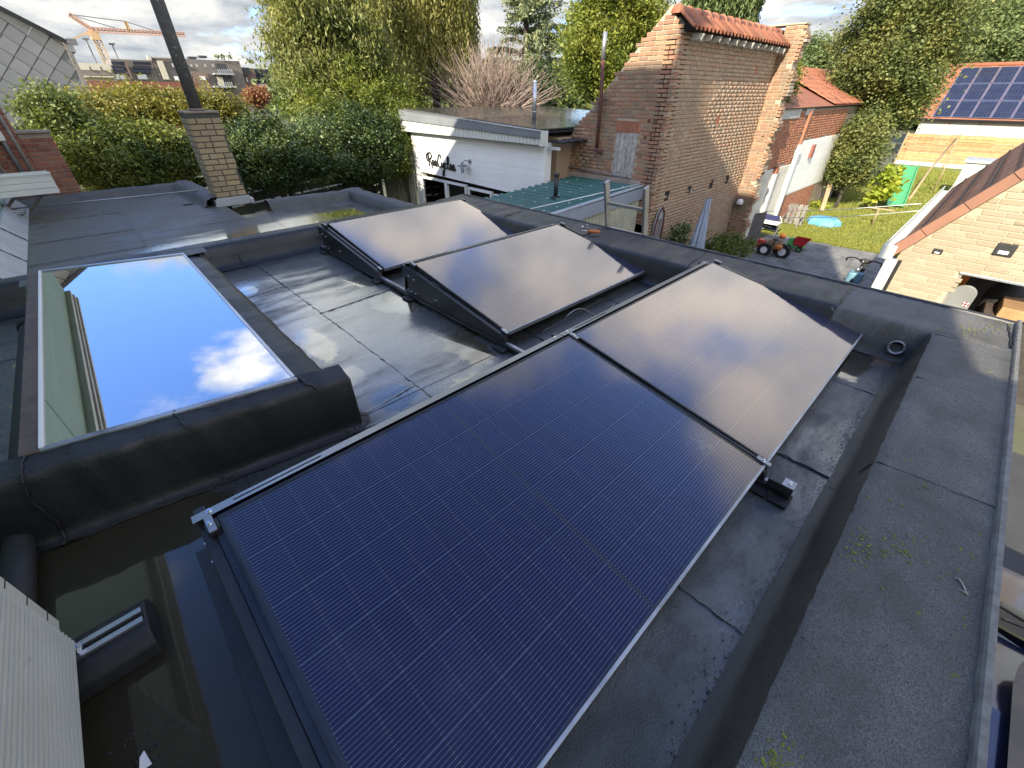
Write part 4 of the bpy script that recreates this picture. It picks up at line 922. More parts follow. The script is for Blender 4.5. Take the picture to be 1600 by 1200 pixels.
for k in range(60):                              # broken, toothed corner
    z = -.8 + k * .052
    MB().box(GX - .006 + random.uniform(-.006, .02), GX + .12, FY - .010 + random.uniform(-.008, .012), FY + .08, z, z + .042).build('corner_brick', random.choice(['brick_barn', 'brick_barn_front', 'brick_barn']), bn, bevel=.004)
# torn cross wall at the right end, its left face in the sun
def ragged(z): return 4.60 + .05 * math.sin(z * 7) + .03 * math.sin(z * 17) - .02 * z * .2
MB().prism([(FY - .002, GZ), (4.66, GZ), (4.64, 2.78), (FY - .002, 2.78)], 'x', BX - .105, BX + .26).build('cross_wall_core', 'mortar_tan', bn)
bricks(bn, (BX - .105, 4.55, GZ), (0, 1, 0), (-1, 0, 0), .50, 5.48, 'brick_barn', lambda u, v: 4.55 + u > ragged(GZ + v), L=.205, h=.062, j=.013, d=.012, jit=.006, singles=220)
for k in range(70):
    z = GZ + k * .078; MB().box(BX - .09, BX + .25, ragged(z) - .02, 4.68, z, z + .062).build('torn_brick', random.choice(['brick_barn', 'brick_barn_front', 'mortar_tan']), bn, bevel=.006)
MB().box(BX - .13, BX + .28, 4.60, 5.5, 2.785, 2.825).build('pier_cap', 'mortar_tan', bn, bevel=.012)
MB().tube([(BX - .115, 4.82, .42), (BX - .10, 4.82, .42)], .05, 12).build('round_hole', 'dark_void', bn)
# tiled coping on the front wall
def pantile(x, lab=None):
    m = MB(); n = 7; ya, za, yb, zb = 4.80, 2.40, 5.14, 2.66
    for row, (y, z) in enumerate(((ya, za), (yb, zb))):
        for i in range(n + 1):
            a = i / n; m.v.append((x + a * .185, y, z + .032 * math.sin(a * 2 * math.pi) + .004 * row))
    for i in range(n): m.f.append((i, i + 1, n + 2 + i, n + 1 + i))
    o = len(m.v)
    for row, (y, z) in enumerate(((ya, za - .016), (yb, zb - .016))):
        for i in range(n + 1): a = i / n; m.v.append((x + a * .185, y, z + .032 * math.sin(a * 2 * math.pi)))
    for i in range(n): m.f.append((o + i, o + n + 1 + i, o + n + 2 + i, o + i + 1)); m.f.append((i, o + i, o + i + 1, i + 1))
    return m.build('pantile', 'tile_red', bn, smooth=True)
x = GX - .10
while x < BX - .25: pantile(x); x += .165
x = GX - .05
while x < BX - .1:
    m = MB(); n = 8
    for xx, r in ((x, .135), (x + .04, .135), (x + .05, .118), (x + .37, .112)):
        for i in range(n + 1): a = math.pi * i / n; m.v.append((xx, 5.20 - r * math.cos(a), 2.62 + r * math.sin(a) * .95))
    for s_ in range(3):
        for i in range(n): m.f.append((s_*(n+1)+i, s_*(n+1)+i+1, (s_+1)*(n+1)+i+1, (s_+1)*(n+1)+i))
    m.f.append(tuple(range(n + 1))); m.build('ridge_tile', 'tile_red', bn, smooth=True); x += .355
MB().prism([(4.86, 2.385), (5.16, 2.62), (5.5, 2.40), (5.5, 2.36), (4.9, 2.36)], 'x', GX + .05, BX - .12).build('tile_bed', 'dark_void', bn)
for k in range(12):
    x = GX + .35 + k * .40; m = MB(); m.add([(x - .02, 5.04, 2.36), (x + .02, 5.04, 2.36), (x + .02, 4.81 + random.uniform(-.03, .03), 2.33), (x - .02, 4.81, 2.33), (x - .02, 5.04, 2.24), (x + .02, 5.04, 2.24), (x + .015, 4.84, 2.25 + random.uniform(-.04, .03)), (x - .015, 4.84, 2.25)], [(0,1,2,3),(7,6,5,4),(0,4,5,1),(1,5,6,2),(2,6,7,3),(3,7,4,0)]); m.build('rafter_end', 'stone_white', bn)
t = thing('rusty_pipe', 'rusty iron vent pipe fixed to the gable of the brick barn', 'pipe', (9.1, 6.68, .3))
MB().tube([(9.09, 6.66, .36), (9.09, 6.68, 1.3), (9.09, 6.74, 2.02)], .04, 12).build('pipe', 'rust', t, smooth=True); MB().tube([(9.09, 6.74, 2.0), (9.09, 6.745, 2.46)], .046, 12).build('top_section', 'alu_dull', t, smooth=True)
MB().tube([(9.09, 6.66, .36), (9.09, 6.60, .30), (9.16, 6.56, .30)], .042, 10).build('elbow', 'rust', t, smooth=True); MB().bar((9.08, 6.50, 1.30), (9.08, 6.80, 1.31), .02, .03).build('strap', 'rust', t)

# arched iron panel at the barn foot, parasol
t = thing('arched_panel', 'small arched grey ornamental panel leaning at the foot of the barn', 'panel', (9.5, 4.98, -1.9)); 
pa = [(9.36, -2.2), (9.72, -2.2), (9.72, -1.15), (9.66, -.88), (9.54, -.74), (9.42, -.88), (9.36, -1.15)]
MB().prism(pa, 'y', 4.955, 5.0).build('panel_board', 'lead_grey', t); MB().tube([(a, 4.945, b) for a, b in pa + pa[:1]], .022, 6).build('frame', 'rust', t)
for k in range(5): MB().tube([(9.40 + k * .07, 4.947, -2.2), (9.40 + k * .07, 4.947, -1.0)], .008, 5).build('iron_bar', 'rust', t)
um = thing('closed_parasol', 'closed grey blue parasol standing in front of the barn wall', 'parasol', (10.6, 4.35, GZ))
uc = PX(1107, 312, 10.7); ux, uy, uz = 10.7, uc.y, uc.z
m = MB(); n = 16; prof = [(.03, 0), (.06, -.08), (.10, -.4), (.16, -.9), (.22, -1.35), (.20, -1.50)]
for (r, dz) in prof:
    for k in range(n): a = 2 * math.pi * k / n; rr = r * (1.0 if k % 2 else .55); m.v.append((ux + rr * math.cos(a), uy + rr * math.sin(a), uz + dz))
for i in range(len(prof) - 1):
    for k in range(n): m.f.append((i*n+k, i*n+(k+1)%n, (i+1)*n+(k+1)%n, (i+1)*n+k))
m.build('canopy', 'umbrella_cloth', um, smooth=False)
m = MB()
for k in range(8): a = 2 * math.pi * k / 8 + .2; m = MB(); m.add([(ux + .07*math.cos(a), uy + .07*math.sin(a), uz + .03), (ux + .07*math.cos(a+.5), uy + .07*math.sin(a+.5), uz + .03), (ux + .10*math.cos(a+.4), uy + .10*math.sin(a+.4), uz - .24), (ux + .10*math.cos(a+.1), uy + .10*math.sin(a+.1), uz - .26)], [(0, 1, 2, 3)]); m.build('vent_flap', 'umbrella_cloth', um)
MB().tube([(ux, uy, GZ), (ux, uy, uz + .06)], .022, 8).build('pole', 'alu_dull', um); MB().lathe([(.28, 0), (.28, .05), (.05, .08), (.03, .3)], (ux, uy, GZ), 16).build('base', 'rubber', um)

# ================================================================== ladder against the far parapet
ld = thing('ladder', 'aluminium ladder leaning on the far parapet, its top rising above the edge', 'ladder', (4.6, 2.5, GZ))
for y in (2.775, 2.30):
    a = Vector((4.95, y, GZ)); b = Vector((4.02, y, .655)); MB().bar(a, b, .028, .075, up=(1, 0, .2)).build('stile', 'alu_dull', ld, bevel=.004)
for k in range(12):
    f = .04 + k * .0812; x = 4.95 + (4.02 - 4.95) * f; z = GZ + (.655 - GZ) * f
    MB().bar((x, 2.31, z), (x, 2.765, z), .032, .028).build('rung', 'alu', ld)
# ================================================================== ground, lawn, patio
simple('soil', (.12, .11, .08), (.09, .10, .05), rough=.95, scale=.6, bscale=6, bstr=.4, bdist=.03)
simple('lawn_base', (.16, .19, .04), (.12, .155, .033), rough=.95, scale=1.2, bscale=25, bstr=.5, bdist=.02)
leafy('grass', [(.13, .18, .03), (.22, .245, .04), (.29, .28, .055), (.17, .21, .035)], trans=.3, pscale=.6)
simple('paver', (.22, .215, .20), (.17, .165, .155), rough=.72, scale=2, var=.18, bscale=60, bstr=.2, dirt=((.10, .105, .07), 2.5, .5, .75))
simple('asphalt', (.055, .055, .055), (.045, .045, .045), rough=.9, scale=3, bscale=120, bstr=.3)
MB().add([(-400, -400, GZ - .03), (600, -400, GZ - .03), (600, 600, GZ - .03), (-400, 600, GZ - .03)], [(0, 1, 2, 3)]).build('ground', 'soil')['kind'] = 'structure'
lawn = MB(); n = 30
for i in range(n + 1):
    for j in range(11):
        x = 17.2 + 27 * i / n; y = -3 + 8.0 * j / 10; lawn.v.append((x, y, GZ - .005 + .03 * math.sin(x * .9) * math.sin(y * 1.3)))
for i in range(n):
    for j in range(10): lawn.f.append((i*11+j, (i+1)*11+j, (i+1)*11+j+1, i*11+j+1))
lawn.build('lawn', 'lawn_base', smooth=True)['kind'] = 'structure'
N = 70000
gx = 17.25 + 24 * rng.random(N) ** 1.7; gy = rng.uniform(-.5, 4.95, N); gzv = GZ + .03 * np.sin(gx * .9) * np.sin(gy * 1.3) - .005
ang = rng.uniform(0, 6.28, N); hgt = rng.uniform(.03, .085, N) * (1 + (gx - 17) * .02); wd = rng.uniform(.006, .014, N) * (1 + (gx - 17) * .05); lean = rng.normal(0, .03, (N, 2))
V = np.empty((N, 3, 3)); V[:, 0] = np.stack([gx - wd*np.cos(ang), gy - wd*np.sin(ang), gzv], 1); V[:, 1] = np.stack([gx + wd*np.cos(ang), gy + wd*np.sin(ang), gzv], 1)
V[:, 2] = np.stack([gx + lean[:, 0], gy + lean[:, 1], gzv + hgt], 1)
ob = bpy.data.objects.new('grass', raw_mesh('grass', V.reshape(-1, 3), 3, np.arange(3 * N))); col.objects.link(ob); ob.data.materials.append(MAT['grass']); tag(ob, 'short green lawn grass in the sunny garden', 'grass', kind='stuff')
pv = MB().add([(4.2, -3, GZ - .02), (17.2, -3, GZ - .02), (17.2, 5.0, GZ - .02), (4.2, 5.0, GZ - .02)], [(0, 1, 2, 3)]).build('patio', 'soil'); pv['kind'] = 'structure'
pme = MB().box(-.295, .295, -.195, .195, -.03, 0).mesh('paver'); pme.materials.append(MAT['paver'])
for r in range(14):
    for c in range(13):
        x = 10.9 + c * .505 * 1.0; y = .72 + r * .31
        if y > 4.6: continue
        me = pme
        o = inst('paver', me, pv, (x + (.25 if r % 2 else 0), y, GZ + random.uniform(-.006, .006)), (0, 0, 0), (.84, .78, 1))
simple('weeds_soil', (.07, .08, .03), (.05, .06, .03), rough=.95)

# ================================================================== yellow brick house at the right
HX = 8.0
p0, p1 = PX(1408, 390, HX), PX(1600, 277, HX); sl_ = (p1.z - p0.z) / (p1.y - p0.y); EY = p0.y
yh = thing('buff_brick_house', 'buff brick house with steep brown tiled roof and open doorway at the right', 'house', (HX + 3, -1.5, GZ))
def vz(y): return p0.z + (y - p0.y) * sl_
DY0, DZ1 = PX(1500, 428, HX).y, PX(1500, 428, HX).z
yr = -2.6; XB = 15.5
MB().prism([(EY - .01, GZ), (EY - .01, p0.z), (yr, vz(yr)), (yr, DZ1), (DY0, DZ1), (DY0, GZ)], 'x', HX + .01, HX + .28).build('gable_core', 'mortar_light', yh)
MB().box(HX + .29, XB, EY - .30, EY - .01, GZ, p0.z).build('side_wall', 'mortar_light', yh)
bricks(yh, (HX + .01, yr, -2.0), (0, 1, 0), (-1, 0, 0), EY - yr, 5.5, 'brick_buff', lambda u, v: (-2.0 + v < vz(yr + u) - .03) and not (yr + u < DY0 + .0 and -2.0 + v < DZ1 + .03), L=.205, h=.058, j=.012, d=.008, singles=300)
MB().box(HX - .015, HX + .20, -2.6, DY0 + .01, DZ1, DZ1 + .03).build('door_lintel', 'alu_dull', yh, bevel=.003)
MB().box(HX + .02, HX + .20, DY0 - .03, DY0 + .0, GZ, DZ1 - .002).build('door_jamb', 'grey_wood', yh)
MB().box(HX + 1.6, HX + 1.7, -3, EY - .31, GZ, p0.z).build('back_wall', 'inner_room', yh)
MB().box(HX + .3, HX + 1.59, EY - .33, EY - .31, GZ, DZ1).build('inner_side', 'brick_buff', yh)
# roof: courses of flat tiles, stepped, dark bars painted in for the shade at each course
L_ = math.hypot(1, sl_); nrm = Vector((0, -sl_, 1)) if False else Vector((0, -sl_ / L_, 1 / L_)).normalized()
if nrm.z < 0: nrm = -nrm
dn = Vector((0, 1, sl_)).normalized(); 
if dn.z > 0: dn = -dn
eave = Vector((0, EY + .10, vz(EY + .10) + .06)); cw, cl = .40, .36
tm = MB(); tile_me = tm.add([(0, 0, 0), (cw - .006, 0, 0), (cw - .006, cl + .05, .0), (0, cl + .05, 0), (0, 0, .035), (cw - .006, 0, .035), (cw - .006, cl + .05, .012), (0, cl + .05, .012)], [(0,3,2,1),(4,5,6,7),(0,1,5,4),(1,2,6,5),(2,3,7,6),(3,0,4,7)]).mesh('roof_tile'); tile_me.materials.append(MAT['tile_brown'])
rotm = Matrix((Vector((1, 0, 0)), -dn, Vector((1, 0, 0)).cross(-dn))).transposed(); eul = rotm.to_euler()
for r in range(8):
    for c in range(18):
        b = eave - dn * (r * cl) + Vector((HX + .06 + c * cw, 0, 0)) + rotm @ Vector((0, 0, .004 * (r % 2)))
        inst('roof_tile', tile_me, yh, b, eul)
vt = MB().box(0, .16, 0, cl * 1.25 - .008, -.075, .045).mesh('verge_tile'); vt.materials.append(MAT['tile_verge'])
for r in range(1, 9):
    q_ = eave - dn * (r * cl - .012); MB().bar(q_ + nrm * .040 + Vector((HX + .08, 0, 0)), q_ + nrm * .040 + Vector((XB - .8, 0, 0)), .030, .012, up=tuple(nrm)).build('course_shade_bar', 'dark_void', yh)  # proud dark bars stand in for the shade at the tile steps
for r in range(9): inst('verge_tile', vt, yh, eave - dn * (r * cl * 1.25 - .02) + Vector((HX - .09, 0, 0)), eul)
MB().add([tuple(eave + Vector((HX, 0, -.05))), tuple(eave + Vector((XB, 0, -.05))), tuple(eave - dn * 3.3 + Vector((XB, 0, -.05))), tuple(eave - dn * 3.3 + Vector((HX, 0, -.05)))], [(0, 1, 2, 3)]).build('roof_underlay', 'dark_void', yh)
ge = EY + .13; gzz = p0.z + .0
MB().prism([(ge - .07, gzz + .05), (ge - .07, gzz - .06), (ge + .07, gzz - .06), (ge + .07, gzz + .05), (ge + .055, gzz + .05), (ge + .055, gzz - .045), (ge - .055, gzz - .045), (ge - .055, gzz + .05)], 'x', HX - .10, XB - 1).build('gutter', 'soffit', yh)
MB().box(HX - .13, HX - .10, ge - .09, ge + .075, gzz - .13, gzz + .06).build('gutter_end', 'soffit', yh, bevel=.006)
MB().box(HX - .11, HX - .015, EY - .03, EY + .10, GZ, gzz - .13).build('corner_pipe', 'soffit', yh, bevel=.006)
MB().box(HX - .02, HX + .005, EY - .075, EY - .035, GZ, gzz - .14).build('painted_shadow_strip', 'dark_void', yh)  # solid dark strip drawn as the shadow beside the pipe
for (px_, py_, w, h) in ((1465, 393, .05, .035), (1570, 391, .09, .075)):
    q = PX(px_, py_, HX); MB().box(HX - .012, HX + .02, q.y - w, q.y + w, q.z - h, q.z + h).build('wall_vent', 'rubber', yh, bevel=.01); MB().box(HX - .018, HX - .0125, q.y - w * .5, q.y + w * .5, q.z - h * .6, q.z - h * .1).build('vent_cover', 'white_paint', yh)
# things inside the doorway
q = PX(1497, 480, HX + .35)
bd = thing('paddle_board', 'upright grey board with rounded top and red emblem in the doorway', 'board', (q.x, q.y, GZ))
zc = PX(1510, 445, HX + .35).z; ycb = PX(1500, 470, HX + .35).y
poly = [(ycb - .12, GZ), (ycb + .14, GZ)] + [(ycb + .01 + .13 * math.cos(a), zc - .12 + .12 * math.sin(a)) for a in [math.pi * k / 12 for k in range(13)]]
simple('board_grey', (.20, .21, .20), (.16, .17, .165), rough=.5, scale=3); simple('red_mark', (.45, .04, .05), (.4, .03, .04), rough=.5)
MB().prism(poly, 'x', HX + .33, HX + .37).build('board_body', 'board_grey', bd, bevel=.008)
e = Vector((HX + .325, ycb - .07, zc - .25))
for k in range(4): a = k * math.pi / 4; MB().bar(e + Vector((0, -.035*math.cos(a), -.035*math.sin(a))), e + Vector((0, .035*math.cos(a), .035*math.sin(a))), .012, .006, up=(1, 0, 0)).build('emblem_bar', 'red_mark' if k % 2 == 0 else 'white_paint', bd)
for i, (px_, py_, lab) in enumerate(((1555, 488, 'brown wooden beam end lying inside the doorway, the darker one'), (1585, 478, 'pale sawn wooden beam lying inside the doorway at the right edge'))):
    q = PX(px_, py_, HX + .5); tag(MB().box(q.x - .35, q.x + .7, q.y - .13, q.y + .13, q.z - .22, q.z + .05).build('wooden_beam', 'plank_tan' if i else 'wood_brown', bevel=.012), lab, 'beam', 'beams in the doorway')
q = PX(1575, 458, HX + .9); tag(MB().lathe([(.0, .26), (.14, .24), (.2, .12), (.21, 0), (.2, -.5)], (q.x, q.y, q.z - .1), 20).build('dark_barrel', 'rubber', smooth=True), 'dark rounded barrel standing inside the doorway', 'barrel')
q = PX(1503, 440, HX + .7); tag(MB().box(q.x, q.x + .05, q.y - .05, q.y + .16, q.z - .1, q.z + .12).build('orange_crate', 'orange_plastic', bevel=.01), 'orange box at the upper left of the doorway', 'box')

# ================================================================== bicycle leaning by the downpipe
simple('bike_black', (.015, .015, .017), (.02, .02, .022), rough=.35); simple('bike_blue', (.16, .30, .38), (.13, .26, .34), rough=.5)
bk = thing('bicycle', 'black city bicycle with wide handlebar leaning beside the cream downpipe', 'bicycle', (11, .95, GZ))
hb_ = PZ(1352, 404, GZ + 1.10); bx, by = hb_.x, hb_.y
def bp(u, z, s=0): return (bx + u, by + s - .06 * (z - 1.05) , GZ + z)     # frame plane runs along X, front towards the camera
for u in (-.28, .82):
    m = MB(); m.tube([bp(u + .34 * math.cos(a), .34 + .34 * math.sin(a)) for a in [2*math.pi*k/28 for k in range(29)]], .018, 6, False); w_ = m.build('wheel', 'rubber', bk, smooth=True)
    m = MB(); m.tube([bp(u + .315 * math.cos(a), .34 + .315 * math.sin(a)) for a in [2*math.pi*k/28 for k in range(29)]], .011, 5, False); m.build('rim', 'alu', w_, smooth=True)
    for k in range(14): a = 2*math.pi*k/14; MB().tube([bp(u, .34), bp(u + .31*math.cos(a), .34 + .31*math.sin(a))], .0025, 3).build('spoke', 'alu', w_)
for a, b, r in (((-.28, .34), (-.10, .78), .016), ((-.10, .78), (-.07, .98), .018), ((-.09, .80), (.36, .32), .02), ((-.08, .70), (.33, .36), .018), ((.36, .30), (.24, .92), .017), ((.36, .30), (.82, .34), .012), ((.28, .74), (.82, .34), .011)): MB().tube([bp(*a), bp(*b)], r, 8).build('frame_tube', 'bike_black', bk, smooth=True)
MB().tube([bp(-.07, .98), bp(-.09, 1.08)], .014, 8).build('stem', 'alu', bk, smooth=True)
MB().tube([bp(.10, .98, .33), bp(.02, 1.05, .32), bp(-.08, 1.10, .20), bp(-.12, 1.09, .06), bp(-.12, 1.09, -.06), bp(-.08, 1.10, -.20), bp(.02, 1.05, -.32), bp(.10, .98, -.33)], .013, 8).build('handlebar', 'bike_black', bk, smooth=True)
for s in (-1, 1): MB().tube([bp(.10, .98, .33 * s), bp(.20, .95, .335 * s)], .02, 8).build('grip', 'rubber', bk, smooth=True)
MB().lathe([(.0, .04), (.10, .035), (.12, 0), (.08, -.03), (.0, -.03)], bp(.27, .97), 14).build('saddle', 'rubber', bk, smooth=True)
MB().box(bx - .34, bx - .12, by - .14, by + .14, GZ + .62, GZ + .84).build('front_bag', 'bike_blue', bk, bevel=.02); MB().tube([bp(-.16, .9), bp(-.25, .9)], .045, 10).build('headlight', 'alu', bk, smooth=True)
MB().bar(bp(.5, .74), bp(1.0, .74), .14, .015).build('rear_rack', 'bike_black', bk)
for u in (-.28, .82): MB().tube([bp(u + .37 * math.cos(a), .34 + .37 * math.sin(a)) for a in [math.pi*(.1 + .8*k/12) for k in range(13)]], .022, 5, False).build('mudguard', 'bike_black', bk, smooth=True)
MB().lathe([(.0, -.01), (.09, -.01), (.09, .01), (.0, .01)], (0, 0, 0), 16).build('chain_wheel', 'bike_black', bk); col.objects[-1].rotation_euler = (R(90), 0, 0); col.objects[-1].location = bp(.36, .31, .04)
for s in (-1, 1): MB().bar(bp(.36, .31, .07 * s), bp(.36 + .14 * s, .22, .07 * s), .02, .015).build('crank', 'alu', bk)

# ================================================================== red brick annex behind the barn
AY = 5.02
an = thing('red_brick_annex', 'long outbuilding with red brick above white painted wall and red tiled roof', 'outbuilding', (19, 6, GZ))
MB().box(14.58, 25.0, AY + .01, 8.6, GZ, 1.0).build('core', 'mortar_grey', an)
bricks(an, (14.6, AY + .01, -.95), (1, 0, 0), (0, -1, 0), 8.7, 1.9, 'brick_annex', lambda u, v: -.95 + v > (-.55 if u < 4.0 else .10) + .05 * math.sin(u * 3) and not (u > 3.6 and u < 3.75), L=.21, h=.064, j=.012, d=.012, jit=.01, singles=250)
bricks(an, (19.0, AY + .01, GZ), (1, 0, 0), (0, -1, 0), 3.6, 1.0, 'brick_annex', None, L=.21, h=.064, j=.012, d=.010, singles=120)
MB().box(14.6, 18.3, AY - .03, AY + .008, GZ, -.60).build('white_wall', 'stone_white', an, bevel=.02)
MB().box(18.36, 23.4, AY - .012, AY + .008, -1.70, .06).build('white_wall', 'white_brick', an)
for k in range(7): MB().box(18.37, 23.39, AY - .020, AY - .0125, -1.66 + k * .245, -1.66 + k * .245 + .232).build('wall_course', 'white_brick', an)
for x, z1 in ((16.6, -.75), (18.2, -.30)): MB().box(x, x + .16, AY - .14, AY - .031, GZ, z1).build('pilaster', 'white_paint', an, bevel=.01)
MB().box(16.6, 16.78, AY - .13, AY - .031, -.74, -.52).build('pilaster_top', 'brick_annex', an); MB().box(18.30, 18.42, AY - .16, AY - .021, -.28, -.02).build('corbel', 'white_paint', an); MB().box(20.0, 20.22, AY - .10, AY - .021, -.55, -.12).build('brick_corbel', 'brick_red', an)
MB().box(18.30, 18.42, AY - .09, AY - .021, -.02, .95).build('brick_pier', 'brick_annex', an)
MB().box(14.6, 17.4, AY - .03, AY + .0, .78, 1.02).build('wall_plate', 'lead_grey', an); MB().box(17.9, 18.7, AY - .03, AY + .0, .84, 1.02).build('wall_plate', 'lead_grey', an)
MB().box(14.6, 28.9, AY - .08, AY + .06, 1.03, 1.055).build('eave_board', 'metal_black', an)
ptm = MB(); nseg = 6
for row in range(2):
    for i in range(nseg + 1): ptm.v.append((i / nseg * .24, row * .40, .03 * math.sin(i / nseg * 6.283) + (.02 if row == 0 else 0)))
for i in range(nseg): ptm.f.append((i, i + 1, nseg + 2 + i, nseg + 1 + i))
rt_me = ptm.mesh('roof_tile', True); rt_me.materials.append(MAT['tile_red'])
pit = R(25)
for r in range(8):
    for c in range(36):
        x = 20.6 + c * .235
        inst('roof_tile', rt_me, an, (x + .0, AY - .10 + r * .36 * math.cos(pit), 1.10 + r * .36 * math.sin(pit) + .002 * (c % 2)), (pit, 0, 0))
MB().add([(14.6, AY - .1, 1.06), (29, AY - .1, 1.06), (29, 7.72, 2.28), (14.6, 7.72, 2.28)], [(0, 1, 2, 3)]).build('roof_underlay', 'tile_red', an)
for c in range(26): MB().tube([(18.6 + c * .40, 7.68, 2.28), (18.6 + c * .40 + .39, 7.68, 2.28)], .10, 8).build('ridge_tile', 'tile_red', an, smooth=True)
t = thing('barn_lamp', 'small white bulkhead lamp at the foot of the barn cross wall', 'lamp', (14.15, 4.6, -1.6)); q = PX(1156, 316, 14.1)
MB().lathe([(.0, .10), (.07, .08), (.10, .0), (.09, -.06), (.0, -.08)], (14.1, q.y, q.z), 14).build('globe', 'white_paint', t, smooth=True); MB().box(14.12, 14.19, q.y - .06, q.y + .06, q.z - .06, q.z + .06).build('bracket', 'grey_wood', t)

# ================================================================== garden things
def ground(px_, py_): return PZ(px_, py_, GZ)
simple('toy_red', (.50, .03, .035), (.42, .025, .03), rough=.35); simple('toy_green', (.12, .42, .12), (.10, .36, .10), rough=.35); simple('pool_blue', (.16, .42, .62), (.12, .35, .55), rough=.35)
simple('cloth_navy', (.018, .022, .085), (.015, .018, .07), rough=.85); simple('slide_green', (.06, .40, .12), (.05, .33, .10), rough=.35)
g = ground(1241, 391)
dt = thing('toy_dump_truck', 'green toy dump truck with red tipper standing on the patio', 'toy', (g.x, g.y, GZ))
def toy(u, v, z): return (g.x - v * .9, g.y - u * .9, GZ + z * .9)        # u towards the right of the picture
m = MB(); m.add([toy(-.30,-.14,.10), toy(-.08,-.14,.10), toy(-.08,.14,.10), toy(-.30,.14,.10), toy(-.27,-.12,.40), toy(-.08,-.12,.42), toy(-.08,.12,.42), toy(-.27,.12,.40)], [(0,1,2,3),(4,5,6,7),(0,1,5,4),(1,2,6,5),(2,3,7,6),(3,0,4,7)]); m.build('cab', 'toy_green', dt, bevel=.03)
m = MB(); m.add([toy(-.30,-.12,.08), toy(.26,-.12,.08), toy(.26,.12,.08), toy(-.30,.12,.08), toy(-.30,-.12,.16), toy(.26,-.12,.20), toy(.26,.12,.20), toy(-.30,.12,.16)], [(0,1,2,3),(4,5,6,7),(0,1,5,4),(1,2,6,5),(2,3,7,6),(3,0,4,7)]); m.build('chassis', 'toy_green', dt, bevel=.02)
m = MB(); o_ = [(-.06,.20),(.24,.20),(.36,.44),(-.10,.44)]
m.add([toy(a, -.16, b) for a, b in o_] + [toy(a, .16, b) for a, b in o_], [(0,1,5,4),(1,2,6,5),(3,0,4,7),(0,3,2,1),(4,5,6,7)]); m.build('tipper', 'toy_red', dt, bevel=.008)
for u in (-.20, .16):
    for v in (-.16, .16): MB().tube([toy(u, v - .03, .09), toy(u, v + .03, .09)], .09, 14).build('wheel', 'rubber', dt, smooth=False); MB().tube([toy(u, v - .035, .09), toy(u, v + .035, .09)], .04, 10).build('hub', 'toy_green', dt)
g2 = ground(1190, 400)
tr_ = thing('toy_tractor', 'red toy pedal tractor with a wooden trailer box on the patio', 'toy', (g2.x, g2.y, GZ))
def tc(u, v, z): return (g2.x + .35 - v * .72 - u * .08, g2.y - u * .75 + .02, GZ + z * .78)
def tbox(u0, u1, v0, v1, z0, z1):
    m = MB(); m.add([tc(u0,v0,z0), tc(u1,v0,z0), tc(u1,v1,z0), tc(u0,v1,z0), tc(u0,v0,z1), tc(u1,v0,z1), tc(u1,v1,z1), tc(u0,v1,z1)], [(0,3,2,1),(4,5,6,7),(0,1,5,4),(1,2,6,5),(2,3,7,6),(3,0,4,7)]); return m
tbox(-.42, -.12, -.1, .25, .22, .52).build('bonnet', 'toy_red', tr_, bevel=.05); tbox(-.46, -.40, -.05, .2, .24, .46).build('grille', 'white_paint', tr_, bevel=.01)
for (u0, u1, v0, v1) in ((-.06, .48, -.30, -.27), (-.06, .48, .10, .13), (-.06, -.03, -.269, .099), (.45, .48, -.269, .099)): tbox(u0, u1, v0, v1, .26, .52).build('trailer_board', 'wood_post', tr_, bevel=.006)
tbox(-.05, .47, -.268, .098, .24, .28).build('trailer_floor', 'plank_tan', tr_)
for (u, v, r) in ((-.38, .1, .12), (-.30, -.2, .13), (.40, -.34, .20), (.62, .05, .22), (-.02, .28, .2)):
    w_ = MB().tube([tc(u, v - .05, r), tc(u, v + .05, r)], r, 18).build('wheel', 'rubber', tr_); MB().tube([tc(u, v - .055, r), tc(u, v + .055, r)], r * .5, 12).build('rim', 'white_paint', w_)
MB().tube([tc(.30 + .10 * math.cos(a), .30 + .1 * math.sin(a), .66) for a in [2*math.pi*k/12 for k in range(13)]], .014, 6, False).build('steering_wheel', 'rubber', tr_, smooth=True); MB().tube([tc(.30, .30, .66), tc(.2, .2, .4)], .014, 6).build('steering_column', 'rubber', tr_); tbox(.34, .62, .12, .40, .34, .48).build('seat', 'orange_plastic', tr_, bevel=.04)
g3 = ground(1222, 372); tag(MB().lathe([(.0, .14), (.08, .14), (.10, .08), (.07, 0)], (g3.x, g3.y, GZ), 12).build('orange_bucket', 'orange_plastic', smooth=True), 'small orange bucket at the edge of the lawn behind the toys', 'bucket')
q0, q1 = PX(1193, 335, 17.3), PX(1217, 362, 17.3)
ch_ = thing('folding_chair', 'navy blue fabric folding chair against the white wall', 'chair', (17.3, (q0.y + q1.y) / 2, GZ))
a0, a1, b0, b1 = PX(1196, 334, 17.3), PX(1219, 338, 17.3), PX(1188, 354, 17.2), PX(1211, 361, 17.2)
m = MB(); m.add([b0, b1, a1, a0] + [tuple(Vector(p) + Vector((.02, 0, 0))) for p in (b0, b1, a1, a0)], [(0,1,2,3),(7,6,5,4),(0,4,5,1),(1,5,6,2),(2,6,7,3),(3,7,4,0)]); m.build('back_cloth', 'cloth_navy', ch_)
for k in range(6): c = Vector(b0).lerp(Vector(b1), .25 + k * .09) + Vector((-.006, 0, .07)); MB().box(c.x - .004, c.x, c.y - .025, c.y + .018, c.z - .02 + .004 * (k % 3), c.z + .018).build('print_mark', 'white_paint', ch_)
MB().box(16.75, 17.18, q1.y - .02, q0.y + .04, GZ + .40, GZ + .44).build('seat', 'white_paint', ch_, bevel=.01)
